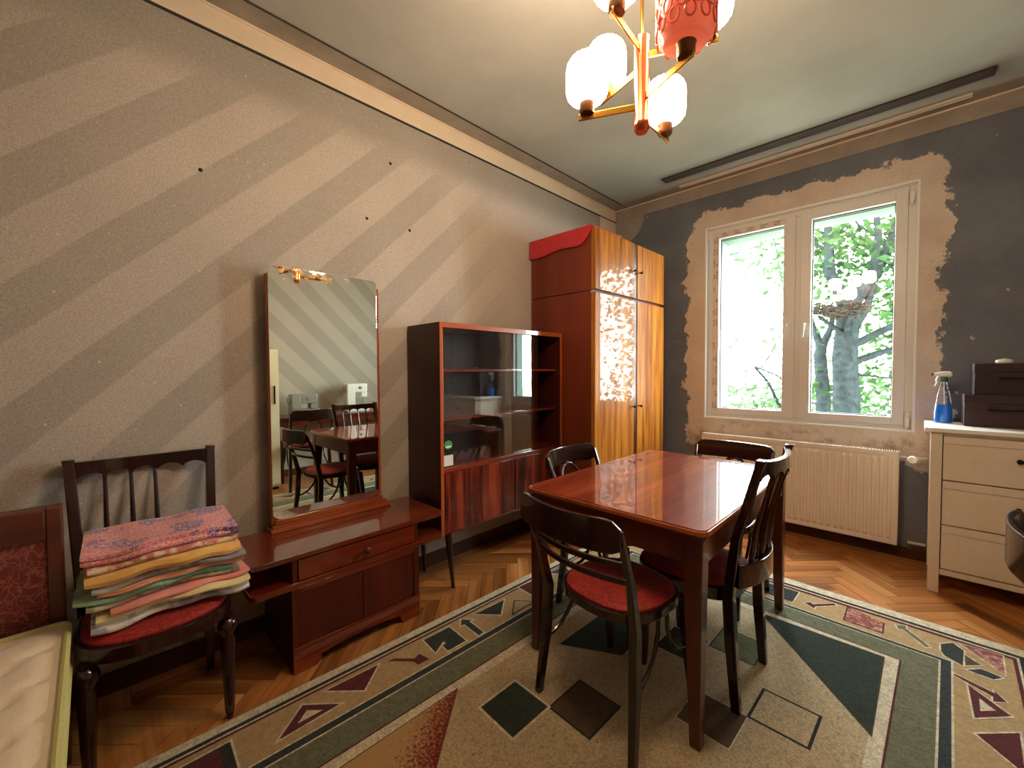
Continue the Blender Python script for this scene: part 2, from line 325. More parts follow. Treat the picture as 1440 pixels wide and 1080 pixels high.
# ------------------------------------------------------------------ mesh helpers
class MB:
    def __init__(s): s.v = []; s.f = []
    def add(s, vs, fs):
        o = len(s.v); s.v += [tuple(p) for p in vs]; s.f += [tuple(i+o for i in f) for f in fs]; return s
    def box(s, x0, x1, y0, y1, z0, z1):
        return s.add([(x, y, z) for z in (z0, z1) for y in (y0, y1) for x in (x0, x1)],
                     [(0, 2, 3, 1), (4, 5, 7, 6), (0, 1, 5, 4), (2, 6, 7, 3), (0, 4, 6, 2), (1, 3, 7, 5)])
    def loft(s, rings, caps=True, loop=False):
        n = len(rings[0]); o = len(s.v)
        for r in rings: s.v += [tuple(p) for p in r]
        k = len(rings)
        for i in range(k if loop else k-1):
            a, b = o+i*n, o+((i+1) % k)*n
            for j in range(n): s.f.append((a+j, a+(j+1) % n, b+(j+1) % n, b+j))
        if caps and not loop:
            s.f.append(tuple(o+j for j in reversed(range(n)))); s.f.append(tuple(o+(k-1)*n+j for j in range(n)))
        return s
    def prism(s, poly, a0, a1, axis='z'):
        def P(p, a): return {'z': (p[0], p[1], a), 'y': (p[0], a, p[1]), 'x': (a, p[0], p[1])}[axis]
        return s.loft([[P(p, a0) for p in poly], [P(p, a1) for p in poly]])
    def lathe(s, prof, c=(0, 0, 0), n=24, rib=0, nr=0):
        rings = []
        for r, z in prof:
            rings.append([(c[0]+r*(1+rib*math.cos(nr*2*PI*j/n))*math.cos(2*PI*j/n), c[1]+r*(1+rib*math.cos(nr*2*PI*j/n))*math.sin(2*PI*j/n), c[2]+z) for j in range(n)])
        return s.loft(rings)
    def tube(s, path, r, n=8, caps=True):
        path = [Vector(p) for p in path]; rs = r if isinstance(r, (list, tuple)) else [r]*len(path)
        rings = []; up = None
        for i, p in enumerate(path):
            t = (path[min(i+1, len(path)-1)]-path[max(i-1, 0)]).normalized()
            if up is None: up = t.orthogonal().normalized()
            up = (up - t*up.dot(t)).normalized(); w = t.cross(up)
            rings.append([p+(up*math.cos(2*PI*j/n)+w*math.sin(2*PI*j/n))*rs[i] for j in range(n)])
        return s.loft(rings, caps)
    def post(s, path, hs):
        """path of (x,y,z) with horizontal rectangular sections"""
        hs = hs if isinstance(hs[0], (tuple, list)) else [hs]*len(path)
        return s.loft([[(x-a, y-b, z), (x+a, y-b, z), (x+a, y+b, z), (x-a, y+b, z)] for (x, y, z), (a, b) in zip(path, hs)])
    def band(s, path, t, zs):
        """upright curved board: path of (x,y); zs list of (z0,z1)"""
        P = [Vector((p[0], p[1], 0)) for p in path]; rings = []
        for i, p in enumerate(P):
            d = (P[min(i+1, len(P)-1)]-P[max(i-1, 0)]).normalized(); n = Vector((-d.y, d.x, 0))*t/2; z0, z1 = zs[i]
            rings.append([(p.x-n.x, p.y-n.y, z0), (p.x+n.x, p.y+n.y, z0), (p.x+n.x, p.y+n.y, z1), (p.x-n.x, p.y-n.y, z1)])
        return s.loft(rings)
    def mesh(s, name, bevel=0, smooth=None, seg=2):
        me = bpy.data.meshes.new(name); me.from_pydata(s.v, [], s.f)
        bm = bmesh.new(); bm.from_mesh(me); bmesh.ops.recalc_face_normals(bm, faces=bm.faces)
        if bevel:
            es = [e for e in bm.edges if len(e.link_faces) == 2 and e.calc_face_angle(0) > .6]
            bmesh.ops.bevel(bm, geom=es, offset=bevel, segments=seg, profile=.6, affect='EDGES', clamp_overlap=True)
        bm.to_mesh(me); bm.free()
        if smooth is None: smooth = bool(bevel)
        if smooth:
            for p in me.polygons: p.use_smooth = True
            me.set_sharp_from_angle(angle=.25 if bevel else .7)
        return me
    def obj(s, name, mat, parent=None, bevel=0, smooth=None, seg=2, label=None):
        return link(name, s.mesh(name, bevel, smooth, seg), mat, parent, label)

def link(name, me, mat, parent=None, label=None):
    if not me.materials: me.materials.append(M[mat] if isinstance(mat, str) else mat)
    o = bpy.data.objects.new(name, me); COL.objects.link(o)
    if parent is not None:
        o.parent = parent
        if parent.type == 'EMPTY' and not parent.get('_local'): o.location = -Vector(parent.location)
    if label: o['label'] = label
    return o
def tag(o, label=None, cat=None, group=None, kind=None):
    if label: o['label'] = label
    if cat: o['category'] = cat
    if group: o['group'] = group
    if kind: o['kind'] = kind
    return o
def thing(name, loc, label, cat, group=None, kind=None, rz=None):
    """an Empty at the base of a thing; with rz given the children are in local coordinates, otherwise in room coordinates"""
    o = bpy.data.objects.new(name, None); COL.objects.link(o); o.location = loc; o.empty_display_size = .1
    if rz is not None: o.rotation_euler[2] = rz; o['_local'] = 1
    return tag(o, label, cat, group, kind)
def box(name, x0, x1, y0, y1, z0, z1, mat, parent=None, bevel=.003, label=None):
    return MB().box(x0, x1, y0, y1, z0, z1).obj(name, mat, parent, bevel, label=label)
def rounded(x0, x1, y0, y1, r, n=5):
    pts = []
    for cx, cy, a in ((x1-r, y1-r, 0), (x0+r, y1-r, 90), (x0+r, y0+r, 180), (x1-r, y0+r, 270)):
        for i in range(n+1):
            t = math.radians(a+90*i/n); pts.append((cx+r*math.cos(t), cy+r*math.sin(t)))
    return pts

# ------------------------------------------------------------------ room shell
S = dict(kind='structure')
tag(box('ceiling', XL-.2, XR+.2, YB-.2, YW+.3, ZC, ZC+.15, 'ceil', bevel=0), 'grey painted ceiling with a cream band along its edges', **S)
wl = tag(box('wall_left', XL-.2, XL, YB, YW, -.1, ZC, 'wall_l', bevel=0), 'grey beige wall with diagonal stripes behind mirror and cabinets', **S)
tag(box('wall_right', XR, XR+.2, YB, YW, -.1, ZC, 'wall_r', bevel=0), 'striped wall behind the sewing table', **S)
tag(box('wall_back', XL, XR, YB-.2, YB, -.1, ZC, 'backwall', bevel=0), 'plain beige wall behind the bed', **S)
w = MB(); TH = .30
w.box(XL-.2, WX0, YW, YW+TH, -.1, ZC); w.box(WX1, XR+.2, YW, YW+TH, -.1, ZC); w.box(WX0, WX1, YW, YW+TH, -.1, WZ0); w.box(WX0, WX1, YW, YW+TH, WZ1, ZC)
ww = tag(w.obj('wall_window', 'wall_w'), 'dark grey wall with raw plaster patch round the window', **S)
for y, z in ((.371, 2.211), (1.315, 2.566), (1.158, 2.196), (1.443, 2.193)):
    MB().lathe([(.009, 0), (.008, .002), (.003, .003)], n=10).obj('nail_hole', 'black', wl); h = COL.objects[-1]
    h.rotation_euler = (0, PI/2, 0); h.location = (XL, y, z)
# cornice bands: cream paint strips proud of wall and ceiling
tl = thing('trim_1', (XL, 1, ZC), 'cream painted cornice band along striped wall', None, **S)
box('wall_band', XL, XL+.008, YB, YW, 2.85, ZC-.006, 'trim', tl, 0); box('ceiling_band', XL, XL+.137, YB, YW, ZC-.006, ZC, 'trim_shade', tl, 0)
box('edge_line', XL, XL+.012, YB, YW, 2.843, 2.85, 'line', tl, 0); box('edge_line', XL+.137, XL+.142, YB, YW, ZC-.008, ZC, 'line', tl, 0)
box('corner_ridge', XL, XL+.014, YB, YW, ZC-.016, ZC-.002, 'trim', tl, .004)
tw = thing('trim_2', (-.6, YW, ZC), 'taupe cornice band, cream with painted-in shade, above the window', None, **S)
box('wall_band', XL+.01, XR, YW-.008, YW, 2.85, ZC-.006, 'trim_shade', tw, 0); box('ceiling_band', XL+.137, XR, YW-.13, YW, ZC-.005, ZC, 'trim_shade', tw, 0)
box('corner_ridge', XL+.01, XR, YW-.014, YW, ZC-.016, ZC-.002, 'trim', tw, .004)
tb = thing('trim_3', (XR, 1, ZC), 'cream painted cornice band above the sewing table', None, **S)
box('wall_band', XR-.008, XR, YB, YW-.01, 2.85, ZC-.006, 'trim', tb, 0)
# rounded cream patch in the room corner
pc = [(XL+.008, 2.60), (XL+.10, 2.61)] + [(XL+.10+.24*math.sin(a*PI/2/8)*.95, 2.61+.24*(1-math.cos(a*PI/2/8))) for a in range(1, 9)] + [(XL+.36, 2.852), (XL+.008, 2.852)]
MB().prism(pc, YW-.006, YW, 'y').obj('corner_patch', 'trim_shade', tw)
box('corner_patch', XL, XL+.006, 3.63, YW, 2.55, 2.852, 'trim', tl, 0)
for nm, a in (('baseboard_left', (XL, XL+.016, YB, YW, 0, .085)), ('baseboard_window', (XL+.016, XR, YW-.016, YW, 0, .075)), ('baseboard_right', (XR-.016, XR, YB, YW-.016, 0, .085))):
    tag(box(nm, *a, 'base', bevel=.004), {'baseboard_left': 'dark wooden baseboard under the striped wall', 'baseboard_window': 'dark wooden baseboard below the radiator', 'baseboard_right': 'dark wooden baseboard by the sewing table'}[nm], **S)

# ------------------------------------------------------------------ herringbone parquet
RUG = (-1.770, .345, -.09, 3.00)
floor = tag(box('floor', XL-.2, XR+.2, YB-.2, YW+.3, -.10, -.012, 'subfloor', bevel=0), 'honey brown herringbone parquet floor', **S)
def clip(poly, x0, x1, y0, y1):
    for ax, lim, sg in ((0, x0, 1), (0, x1, -1), (1, y0, 1), (1, y1, -1)):
        out = []
        for i in range(len(poly)):
            a, b = poly[i-1], poly[i]; da, db = sg*(a[ax]-lim), sg*(b[ax]-lim)
            if (da >= 0) != (db >= 0):
                t = da/(da-db); out.append((a[0]+t*(b[0]-a[0]), a[1]+t*(b[1]-a[1])))
            if db >= 0: out.append(b)
        poly = out
        if len(poly) < 3: return []
    return poly
PWD, PLN, GAP = .075, .375, .0012
planks = []
fr = .16   # straight border row along the walls
for i in range(-60, 60):
    for j in range(-30, 30):
        # herringbone in rotated frame
        for hv in (0, 1):
            if hv == 0: u, v, a, b = i*PWD+j*2*PLN*0, i*PWD, PLN, PWD
            k = i
            bu = k*PWD + j*PLN*2; bv = k*PWD
            if hv == 0: q = (bu, bv, PLN, PWD)
            else: q = (bu+PLN, bv-PLN+PWD, PWD, PLN)
            c, s_ = math.cos(PI/4), math.sin(PI/4)
            pts = [(q[0]+GAP, q[1]+GAP), (q[0]+q[2]-GAP, q[1]+GAP), (q[0]+q[2]-GAP, q[1]+q[3]-GAP), (q[0]+GAP, q[1]+q[3]-GAP)]
            W = [(x*c-y*s_-.6, x*s_+y*c+1.2) for x, y in pts]
            W = clip(W, XL+fr, XR, YB, YW-fr)
            if W: planks.append((W, PI/4 + (0 if hv == 0 else PI/2)))
y = YB
while y < YW-fr:                       # border boards beside the left wall
    y2 = min(y+.42, YW-fr)
    for r_ in range(2): planks.append(([(XL+r_*.08+GAP, y+GAP), (XL+(r_+1)*.08-GAP, y+GAP), (XL+(r_+1)*.08-GAP, y2-GAP), (XL+r_*.08+GAP, y2-GAP)], PI/2))
    y = y2
x = XL
while x < XR:
    x2 = min(x+.42, XR)
    for r_ in range(2): planks.append(([(x+GAP, YW-fr+r_*.08+GAP), (x2-GAP, YW-fr+r_*.08+GAP), (x2-GAP, YW-fr+(r_+1)*.08-GAP), (x+GAP, YW-fr+(r_+1)*.08-GAP)], 0))
    x = x2
rest = MB(); single = []
for W, ang in planks:
    cx = sum(p[0] for p in W)/len(W); cy = sum(p[1] for p in W)/len(W)
    shown = (cx < RUG[0]+.06 and cy > .15) or (cy > RUG[3]-.08 and cx < cy*.16)
    if shown: single.append((math.hypot(cx, cy), W, ang, cx, cy))
    else: rest.prism(W, -.012, 0)
single.sort(key=lambda q: q[0])
for d, W, ang, cx, cy in single[:300]:
    ca, sa = math.cos(-ang), math.sin(-ang)
    m = MB().prism([((x-cx)*ca-(y-cy)*sa, (x-cx)*sa+(y-cy)*ca) for x, y in W], -.012, random.uniform(-.0006, .0006))
    o = m.obj('plank', 'parquet', floor); o.location = (cx, cy, 0); o.rotation_euler[2] = ang
for d, W, ang, cx, cy in single[300:]: rest.prism(W, -.012, 0)
tag(rest.obj('parquet_rest', 'parquet', floor), kind='stuff')

# ------------------------------------------------------------------ window
win = thing('window_1', ((WX0+WX1)/2, YW, WZ0), 'white two-leaf plastic window with green tree outside', None, **S)
def frame_mb(x0, x1, z0, z1, w, y0, y1, mb=None):
    mb = mb or MB(); a = w if isinstance(w, (tuple, list)) else (w,)*4    # left right bottom top
    mb.box(x0, x0+a[0], y0, y1, z0, z1); mb.box(x1-a[1], x1, y0, y1, z0, z1)
    mb.box(x0+a[0], x1-a[1], y0, y1, z0, z0+a[2]); mb.box(x0+a[0], x1-a[1], y0, y1, z1-a[3], z1); return mb
frame_mb(WX0-.012, WX1+.012, WZ0-.012, WZ1+.012, .014, YW-.006, YW+.05).obj('corner_bead', 'bead', win, .002)
fo = frame_mb(WX0, WX1, WZ0, WZ1, .045, YW+.05, YW+.12); fo.box(-.745, -.695, YW+.055, YW+.12, WZ0+.045, WZ1-.045)
fo.obj('window_frame', 'pvc', win, .003)
gz0, gz1 = .962, 2.464
for (x0, x1, g0, g1, lf) in ((-1.362, -.735, -1.305, -.816, 1), (-.700, -.088, -.63, -.152, 0)):
    sh = frame_mb(x0, x1, WZ0+.03, WZ1-.03, (g0-x0, x1-g1, gz0-WZ0-.03, WZ1-.03-gz1), YW+.035, YW+.105).obj('sash', 'pvc', win, .004)
    frame_mb(g0, g1, gz0, gz1, .006, YW+.075, YW+.1).obj('gasket', 'rubber', sh)
    MB().box(g0, g1, YW+.088, YW+.094, gz0, gz1).obj('glass_pane', 'pane', sh)
    hx = x1-.035 if lf else x0+.035
    hd = MB(); hd.box(hx-.014, hx+.014, YW+.022, YW+.036, 1.60, 1.67); hd.tube([(hx, YW+.03, 1.655), (hx, YW-.01, 1.655), (hx, YW-.016, 1.645), (hx+(.006 if lf else -.006), YW-.018, 1.55)], [.009, .009, .010, .008])
    hd.obj('handle', 'white', sh, .0)
    if lf:
        fm = MB(); fm.box(x0+.004, g0-.006, YW+.033, YW+.0352, WZ0+.05, WZ1-.04); fm.box(g0-.006, g1+.02, YW+.033, YW+.0352, gz1+.006, WZ1-.04); fm.obj('protective_film', 'film', sh)
        ik = MB(); random.seed(3); z = WZ0+.08
        while z < WZ1-.1:
            for xx in (x0+.018, x0+.038):
                if random.random() < .75:
                    L = random.uniform(.03, .07)
                    for q in range(4): ik.box(xx-.003+random.uniform(-.003, .003), xx+.004, YW+.0324, YW+.033, z+q*L/4, z+q*L/4+L/6)
            z += .105
        x = x0+.08
        while x < g1-.02:
            for zz in (gz1+.018, gz1+.036):
                if random.random() < .75:
                    L = random.uniform(.03, .06)
                    for q in range(4): ik.box(x+q*L/4, x+q*L/4+L/6, YW+.0324, YW+.033, zz-.003, zz+.004)
            x += .10
        tag(ik.obj('film_print', 'ink', sh), kind='stuff')
hg = MB(); hg.box(-.078, -.058, YW+.02, YW+.05, .90, .96); hg.tube([(-.068, YW+.03, .89), (-.068, YW+.03, 1.0)], .008); hg.obj('hinge', 'white', win, .002)
hg = MB(); hg.box(-.078, -.058, YW+.02, YW+.05, 2.44, 2.50); hg.tube([(-.068, YW+.03, 2.42), (-.068, YW+.03, 2.52)], .008); hg.obj('hinge', 'white', win, .002)
rv = frame_mb(WX0-.02, WX1+.02, WZ0-.02, WZ1+.02, (.107, .03, .022, .118), YW+.121, YW+TH+.02); rv.obj('outer_reveal', 'reveal', win)

# ------------------------------------------------------------------ trees outside
def leaves(mb, c, n, rad, size):
    for _ in range(n):
        p = Vector(c)+Vector((random.gauss(0, rad[0]), random.gauss(0, rad[1]), random.gauss(0, rad[2])))
        a = Vector((random.gauss(0, 1), random.gauss(0, 1), random.gauss(-.2, .6))).normalized(); b = a.orthogonal().normalized()
        b = (Matrix.Rotation(random.uniform(0, 6.28), 3, a) @ b); nn = a.cross(b); L = size*random.uniform(.7, 1.3); w_ = L*.28
        mb.add([p, p+a*L*.45+b*w_+nn*w_*.3, p+a*L, p+a*L*.45-b*w_+nn*w_*.3], [(0, 1, 2), (0, 2, 3)])
def tree(name, label, paths, clouds, leafm, loc, size=.12):
    t = thing(name, loc, label, 'tree')
    for i, (pth, r0, r1) in enumerate(paths):
        n = len(pth); MB().tube(pth, [r0+(r1-r0)*k/(n-1) for k in range(n)], 10).obj('trunk' if i == 0 else 'branch', 'bark', t, 0, True)
    lf = MB()
    for c, n, rad in clouds: leaves(lf, c, n, rad, size)
    tag(lf.obj('foliage', leafm, t), kind='stuff'); return t
random.seed(11)
GZ = -3.0
tag(box('ground_outside', -14, 14, YW+TH+.3, 40, GZ-.2, GZ, 'ground', bevel=0), 'lawn outside below the window', **S)
tree('cherry_tree', 'thick-trunked leafy tree with forked branches close outside the window',
     [([(-.60, 6.42, GZ), (-.62, 6.40, -.6), (-.645, 6.38, .95), (-.668, 6.38, 1.46), (-.651, 6.41, 1.85), (-.626, 6.45, 2.15)], .15, .105),
      ([(-.64, 6.43, 2.05), (-.45, 6.62, 2.40), (-.32, 6.78, 2.75), (-.20, 6.9, 3.2), (-.05, 7.0, 3.9)], .085, .03),
      ([(-.65, 6.43, 2.05), (-.85, 6.55, 2.5), (-.88, 6.6, 3.0), (-.95, 6.7, 3.8)], .08, .03),
      ([(-.45, 6.62, 2.40), (-.40, 6.6, 2.9), (-.46, 6.6, 3.5)], .05, .02),
      ([(-.66, 6.40, 1.55), (-.35, 6.6, 1.75), (.0, 6.8, 1.95), (.5, 7.0, 2.2)], .05, .02),
      ([(-.66, 6.40, 1.35), (-.40, 6.5, 1.47), (-.1, 6.65, 1.6), (.3, 6.8, 1.72)], .045, .015),
      ([(-.62, 6.42, 1.75), (-.5, 6.5, 2.0), (-.42, 6.55, 2.3)], .06, .03),
      ([(-.65, 6.40, 1.25), (-.3, 6.5, 1.2), (.2, 6.6, 1.13)], .016, .008), ([(-.45, 6.62, 2.4), (-.15, 6.7, 2.62), (.15, 6.8, 3.0)], .03, .01), ([(-.88, 6.6, 2.8), (-1.1, 6.6, 3.0), (-1.2, 6.7, 3.3)], .02, .008), ([(0, 6.8, 1.95), (.1, 6.8, 2.3), (.35, 6.9, 2.7)], .02, .008), ([(-.3, 6.8, 2.8), (-.6, 6.85, 3.1), (-.75, 6.9, 3.4)], .02, .008), ([(-.655, 6.38, 1.70), (-.76, 6.20, 1.80), (-.88, 6.02, 1.92)], .035, .014), ([(-.650, 6.38, 1.70), (-.63, 6.18, 1.80), (-.58, 5.98, 1.92)], .035, .014)],
     [((-.6, 7.1, 3.15), 900, (.7, .4, .3)), ((.2, 7.0, 2.5), 800, (.35, .4, .5)), ((-.1, 7.1, 1.9), 520, (.4, .4, .35)), ((-.95, 7.0, 3.0), 320, (.3, .3, .25)), ((-.7, 6.9, 2.65), 200, (.25, .3, .15)), ((0, 7.2, 1.3), 320, (.4, .3, .2)), ((.6, 7.6, 2.4), 700, (.6, .5, 1.0)), ((0, 8.2, 4.4), 250, (1.6, .8, .5))], 'leaf', (-.6, 6.42, GZ), .105)
tree('linden_tree', 'pale far linden crown filling the view behind other trees',
     [([(.9, 12.5, GZ), (.9, 12.5, 0), (1.0, 12.5, 3)], .2, .1), ([(.95, 12.5, 1.5), (.0, 12.3, 2.8), (-.8, 12.2, 3.9)], .06, .02)],
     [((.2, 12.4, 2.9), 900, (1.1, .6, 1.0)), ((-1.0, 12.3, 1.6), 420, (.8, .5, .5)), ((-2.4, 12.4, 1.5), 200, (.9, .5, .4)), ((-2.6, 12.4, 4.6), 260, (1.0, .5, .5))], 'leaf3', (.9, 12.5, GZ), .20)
tree('young_tree', 'forked grey trunk behind the thick-trunked tree outside',
     [([(-.92, 7.0, GZ), (-.93, 6.95, .0), (-.945, 6.93, .92), (-.985, 6.90, 1.5), (-.97, 6.93, 1.65)], .10, .06), ([(-.98, 6.92, 1.6), (-1.08, 6.95, 1.9), (-1.15, 7.0, 2.2)], .05, .02), ([(-.97, 6.92, 1.6), (-.88, 6.95, 1.85), (-.86, 7.0, 2.1)], .05, .02)],
     [((-1.0, 7.1, 2.15), 60, (.2, .2, .12)), ((-.9, 7.3, 1.0), 90, (.3, .3, .1))], 'leaf', (-.92, 7.0, GZ), .12)
tree('hazel_bush', 'pale leafy bush spreading low outside the window',
     [([(-1.4, 8.2, GZ), (-1.45, 8.2, -1.2), (-1.5, 8.3, .2)], .12, .05), ([(-1.45, 8.2, -.6), (-.6, 8.3, .2), (.1, 8.4, .7)], .05, .02), ([(-1.9, 7.4, 1.35), (-1.6, 7.4, 1.22), (-1.35, 7.4, 1.02)], .014, .010), ([(-1.47, 8.2, .1), (-1.75, 7.6, 1.1), (-1.9, 7.4, 1.35)], .03, .014)],
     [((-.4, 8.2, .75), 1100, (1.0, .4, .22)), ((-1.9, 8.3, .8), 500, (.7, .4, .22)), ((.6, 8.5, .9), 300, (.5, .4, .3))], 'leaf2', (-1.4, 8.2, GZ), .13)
tree('birch_tree', 'sparse pale birch with thin hanging twigs outside beyond the bush',
     [([(-4.2, 9.6, GZ), (-4.1, 9.6, 0), (-4.05, 9.6, 2.5), (-3.9, 9.7, 5.0)], .12, .04), ([(-4.05, 9.6, 2.2), (-3.2, 9.2, 2.75), (-2.5, 9.0, 2.7)], .03, .01), ([(-4.05, 9.6, 3.0), (-3.0, 9.2, 3.6), (-2.0, 9.0, 3.7)], .03, .01), ([(-2.35, 8.8, 1.0), (-2.0, 8.85, 1.6), (-1.75, 8.9, 2.2), (-2.0, 9.0, 3.7)], .009, .009)],
     [((-2.6, 9.1, 3.5), 170, (.5, .3, .22)), ((-2.1, 9.0, 2.9), 60, (.35, .3, .2)), ((-2.4, 9.0, 1.9), 40, (.4, .3, .1)), ((-1.9, 9.1, 1.55), 50, (.4, .3, .15)), ((-1.6, 9.0, 3.2), 80, (.2, .2, .4))], 'leaf2', (-4.2, 9.6, GZ), .12)
ns = thing('bird_nest', (-.70, 6.10, 1.90), 'twiggy bird nest in the tree fork outside', 'nest'); tg = MB()
for _ in range(420):
    a = random.uniform(0, 6.28); r_ = random.uniform(.04, .24); z = 1.885+random.uniform(0, .10)+r_*.35
    p = Vector((-.70+r_*math.cos(a)*1.1, 6.10+r_*math.sin(a)*.7, z)); d = Vector((-math.sin(a), math.cos(a), random.uniform(-.4, .4)))+Vector((random.gauss(0, .5), random.gauss(0, .5), 0)); d = d.normalized()*random.uniform(.07, .16)
    tg.tube([p-d, p+d], .004, 3)
tag(tg.obj('twigs', 'twig', ns), kind='stuff')

# ------------------------------------------------------------------ ceiling tracks
t = thing('curtain_board', (-.7, 3.59, ZC), 'dark brown old curtain board stain strip on the ceiling', 'curtain rail'); box('board', -1.657, .26, 3.545, 3.640, ZC-.012, ZC, 'rail_dark', t, .003)
t = thing('curtain_rail', (-.7, 3.79, ZC), 'white plastic curtain rail fixed to ceiling before window', 'curtain rail')
box('track', -1.595, .185, 3.772, 3.806, ZC-.016, ZC-.005, 'rail_white', t, .002); box('lip', -1.595, .185, 3.772, 3.778, ZC-.022, ZC-.016, 'rail_white', t, .001); box('lip', -1.595, .185, 3.800, 3.806, ZC-.022, ZC-.016, 'rail_white', t, .001)

# ------------------------------------------------------------------ radiator
t = thing('radiator', (-.74, 3.83, 0), 'cream ribbed panel radiator mounted under the window', 'radiator')
rx0, rx1, rz0, rz1, ry = -1.385, -.100, .105, .742, 3.80
bk = MB(); bk.box(rx0, rx1, ry+.012, ry+.02, rz0, rz1-.012); bk.box(rx0, rx1, ry+.07, ry+.078, rz0+.01, rz1-.012); bk.obj('panel', 'radiator', t, .002)
nrib = 30; st = (rx1-rx0-.05)/nrib
for i in range(nrib):
    x = rx0+.025+i*st
    pr_ = [(x+.006, .012), (x+.013, 0), (x+st-.013, 0), (x+st-.006, .012)]
    MB().loft([[(px, ry+.012, rz0+.028), (px2, ry+.012, rz0+.028), (px2, ry+.012, rz0+.0281), (px, ry+.012, rz0+.0281)] for px, px2 in ((x+.008, x+st-.008),)] * 2, False) if False else None
    rb = MB().loft([[(x+.008, ry+.012, z0), (x+st-.008, ry+.012, z0), (x+st-.014, ry+dy, z0+dz), (x+.014, ry+dy, z0+dz)] for z0, dy, dz in ((rz0+.03, .011, .001), (rz0+.045, .0, .004), (rz1-.06, .0, -.004), (rz1-.045, .011, -.001))])
    rb.obj('rib', 'radiator', t, .002)
sd = MB(); sd.box(rx0, rx0+.004, ry+.004, ry+.08, rz0, rz1); sd.box(rx1-.004, rx1, ry+.004, ry+.08, rz0, rz1); sd.box(rx0, rx1, ry+.004, ry+.012, rz1-.03, rz1); sd.box(rx0, rx1, ry+.004, ry+.012, rz0, rz0+.02); sd.obj('casing', 'radiator', t, .001)
gr = MB(); i = rx0+.006
while i < rx1-.006: gr.box(i, i+.005, ry+.012, ry+.078, rz1-.004, rz1); i += .0125
gr.box(rx0, rx1, ry+.012, ry+.016, rz1-.008, rz1-.002); tag(gr.obj('top_grille', 'radiator', t), kind='stuff')
vl = MB().lathe([(.0, 0), (.016, 0), (.024, .01), (.026, .035), (.02, .05), (0, .052)], n=16).obj('thermostat_knob', 'white', t, 0, True); vl.rotation_euler = (PI/2, 0, 0); vl.location = Vector((-.036, 3.82, .70))-Vector(t.location)
MB().tube([(-.10, 3.85, .70), (-.036, 3.85, .70), (.036, 3.86, .703)], .010).obj('supply_pipe', 'pipe', t, 0, True)
MB().tube([(-.05, 3.88, .12), (.036, 3.885, .12)], .010).obj('return_pipe', 'rail_white', t, 0, True)
MB().box(-1.2, -1.16, 3.87, YW-.0005, .2, .6).box(-.32, -.28, 3.87, YW-.0005, .2, .6).obj('bracket', 'radiator', t)

# ------------------------------------------------------------------ wardrobe with top cupboard
def cupboard(name, z0, z1, label, knobz, low):
    t = thing(name, (-2.0, 3.15, z0), label, 'wardrobe')
    x0, x1, y0, y1 = -2.312, -1.7350, 2.580, 3.712
    for nm, a, m in (('side_panel', (x0, x1, y0, y0+.02, z0+(0 if low else .006), z1), 'wardside'), ('side_panel', (x0, x1, y1-.02, y1, z0+(0 if low else .006), z1), 'wardside'), ('top_panel', (x0, x1, y0+.02, y1-.02, z1-.02, z1), 'wardside'),
                     ('bottom_panel', (x0, x1, y0+.02, y1-.02, z0, z0+.02), 'wardside'), ('back_panel', (x0, x0+.008, y0+.02, y1-.02, z0+.02, z1-.02), 'inside'), ('divider', (x0+.008, x1, 3.165, 3.205, z0+.02, z1-.02), 'wardbase')):
        box(nm, *a, m, t, .0015)
    d0 = z0+(.085 if low else .012); d1 = z1-.012
    if low: box('plinth', x1-.02, x1-.004, y0+.02, y1-.02, z0+.021, d0-.004, 'wardbase', t)
    d = box('door', x1+.001, x1+.036, y0+.004, 3.158, d0, d1, 'honey', t, .0025); kn(d, x1+.036, 3.133, knobz)
    d = box('door', x1+.001, x1+.036, 3.214, y1-.004, d0, d1, 'honey', t, .0025); kn(d, x1+.036, 3.243, knobz)
    box('edge_strip', x1+.001, x1+.029, 3.162, 3.210, d0, d1, 'wardbase', t, .002)
def kn(d, x, y, z):
    m = MB().lathe([(0, 0), (.005, 0), (.005, .016), (.011, .02), (.012, .028), (.007, .033), (0, .034)], n=14)
    m.v = [(x+v[2], y+v[0], z+v[1]) for v in m.v]; m.obj('knob', 'black', d, 0, True)
cupboard('wardrobe', 0, 1.884, 'tall honey veneer wardrobe with glossy doors and red-brown side', 1.0, True)
cupboard('top_cupboard', 1.884, 2.352, 'glossy honey cupboard stacked on top of tall wardrobe', 2.11, False)
# red cloth hanging over the top corner
rc = MB(); nu, nv = 26, 16; prof = []
for i in range(nu+1):
    u = i/nu; x = -2.325+u*.605
    row = []
    drop = .120+.010*math.sin(u*9)+.02*(1-u)-.095*max(0, (u-.80)/.2)**2
    for j in range(nv+1):
        v = j/nv
        if v < .5: yy = 2.580+.42*(1-v/.5); zz = 2.3565+.003*math.sin(u*14+v*9)
        elif v < .56: yy = 2.580-.012*(v-.5)/.06; zz = 2.358-.004*(v-.5)/.06
        else: yy = 2.568-.006*math.sin(u*7+2)*(v-.56); zz = 2.354-drop*(v-.56)/.44
        row.append((x, yy-.002, zz))
    prof.append(row)
for i in range(nu+1): rc.v += prof[i]
for i in range(nu):
    for j in range(nv): a = i*(nv+1)+j; rc.f.append((a, a+1, a+nv+2, a+nv+1))
me = rc.mesh('red_cloth', 0, True); o = link('red_cloth', me, 'redcloth'); md = o.modifiers.new('thick', 'SOLIDIFY'); md.thickness = .004; md.offset = 1
tag(o, 'red cloth draped over the top edge of honey wardrobe', 'cloth')

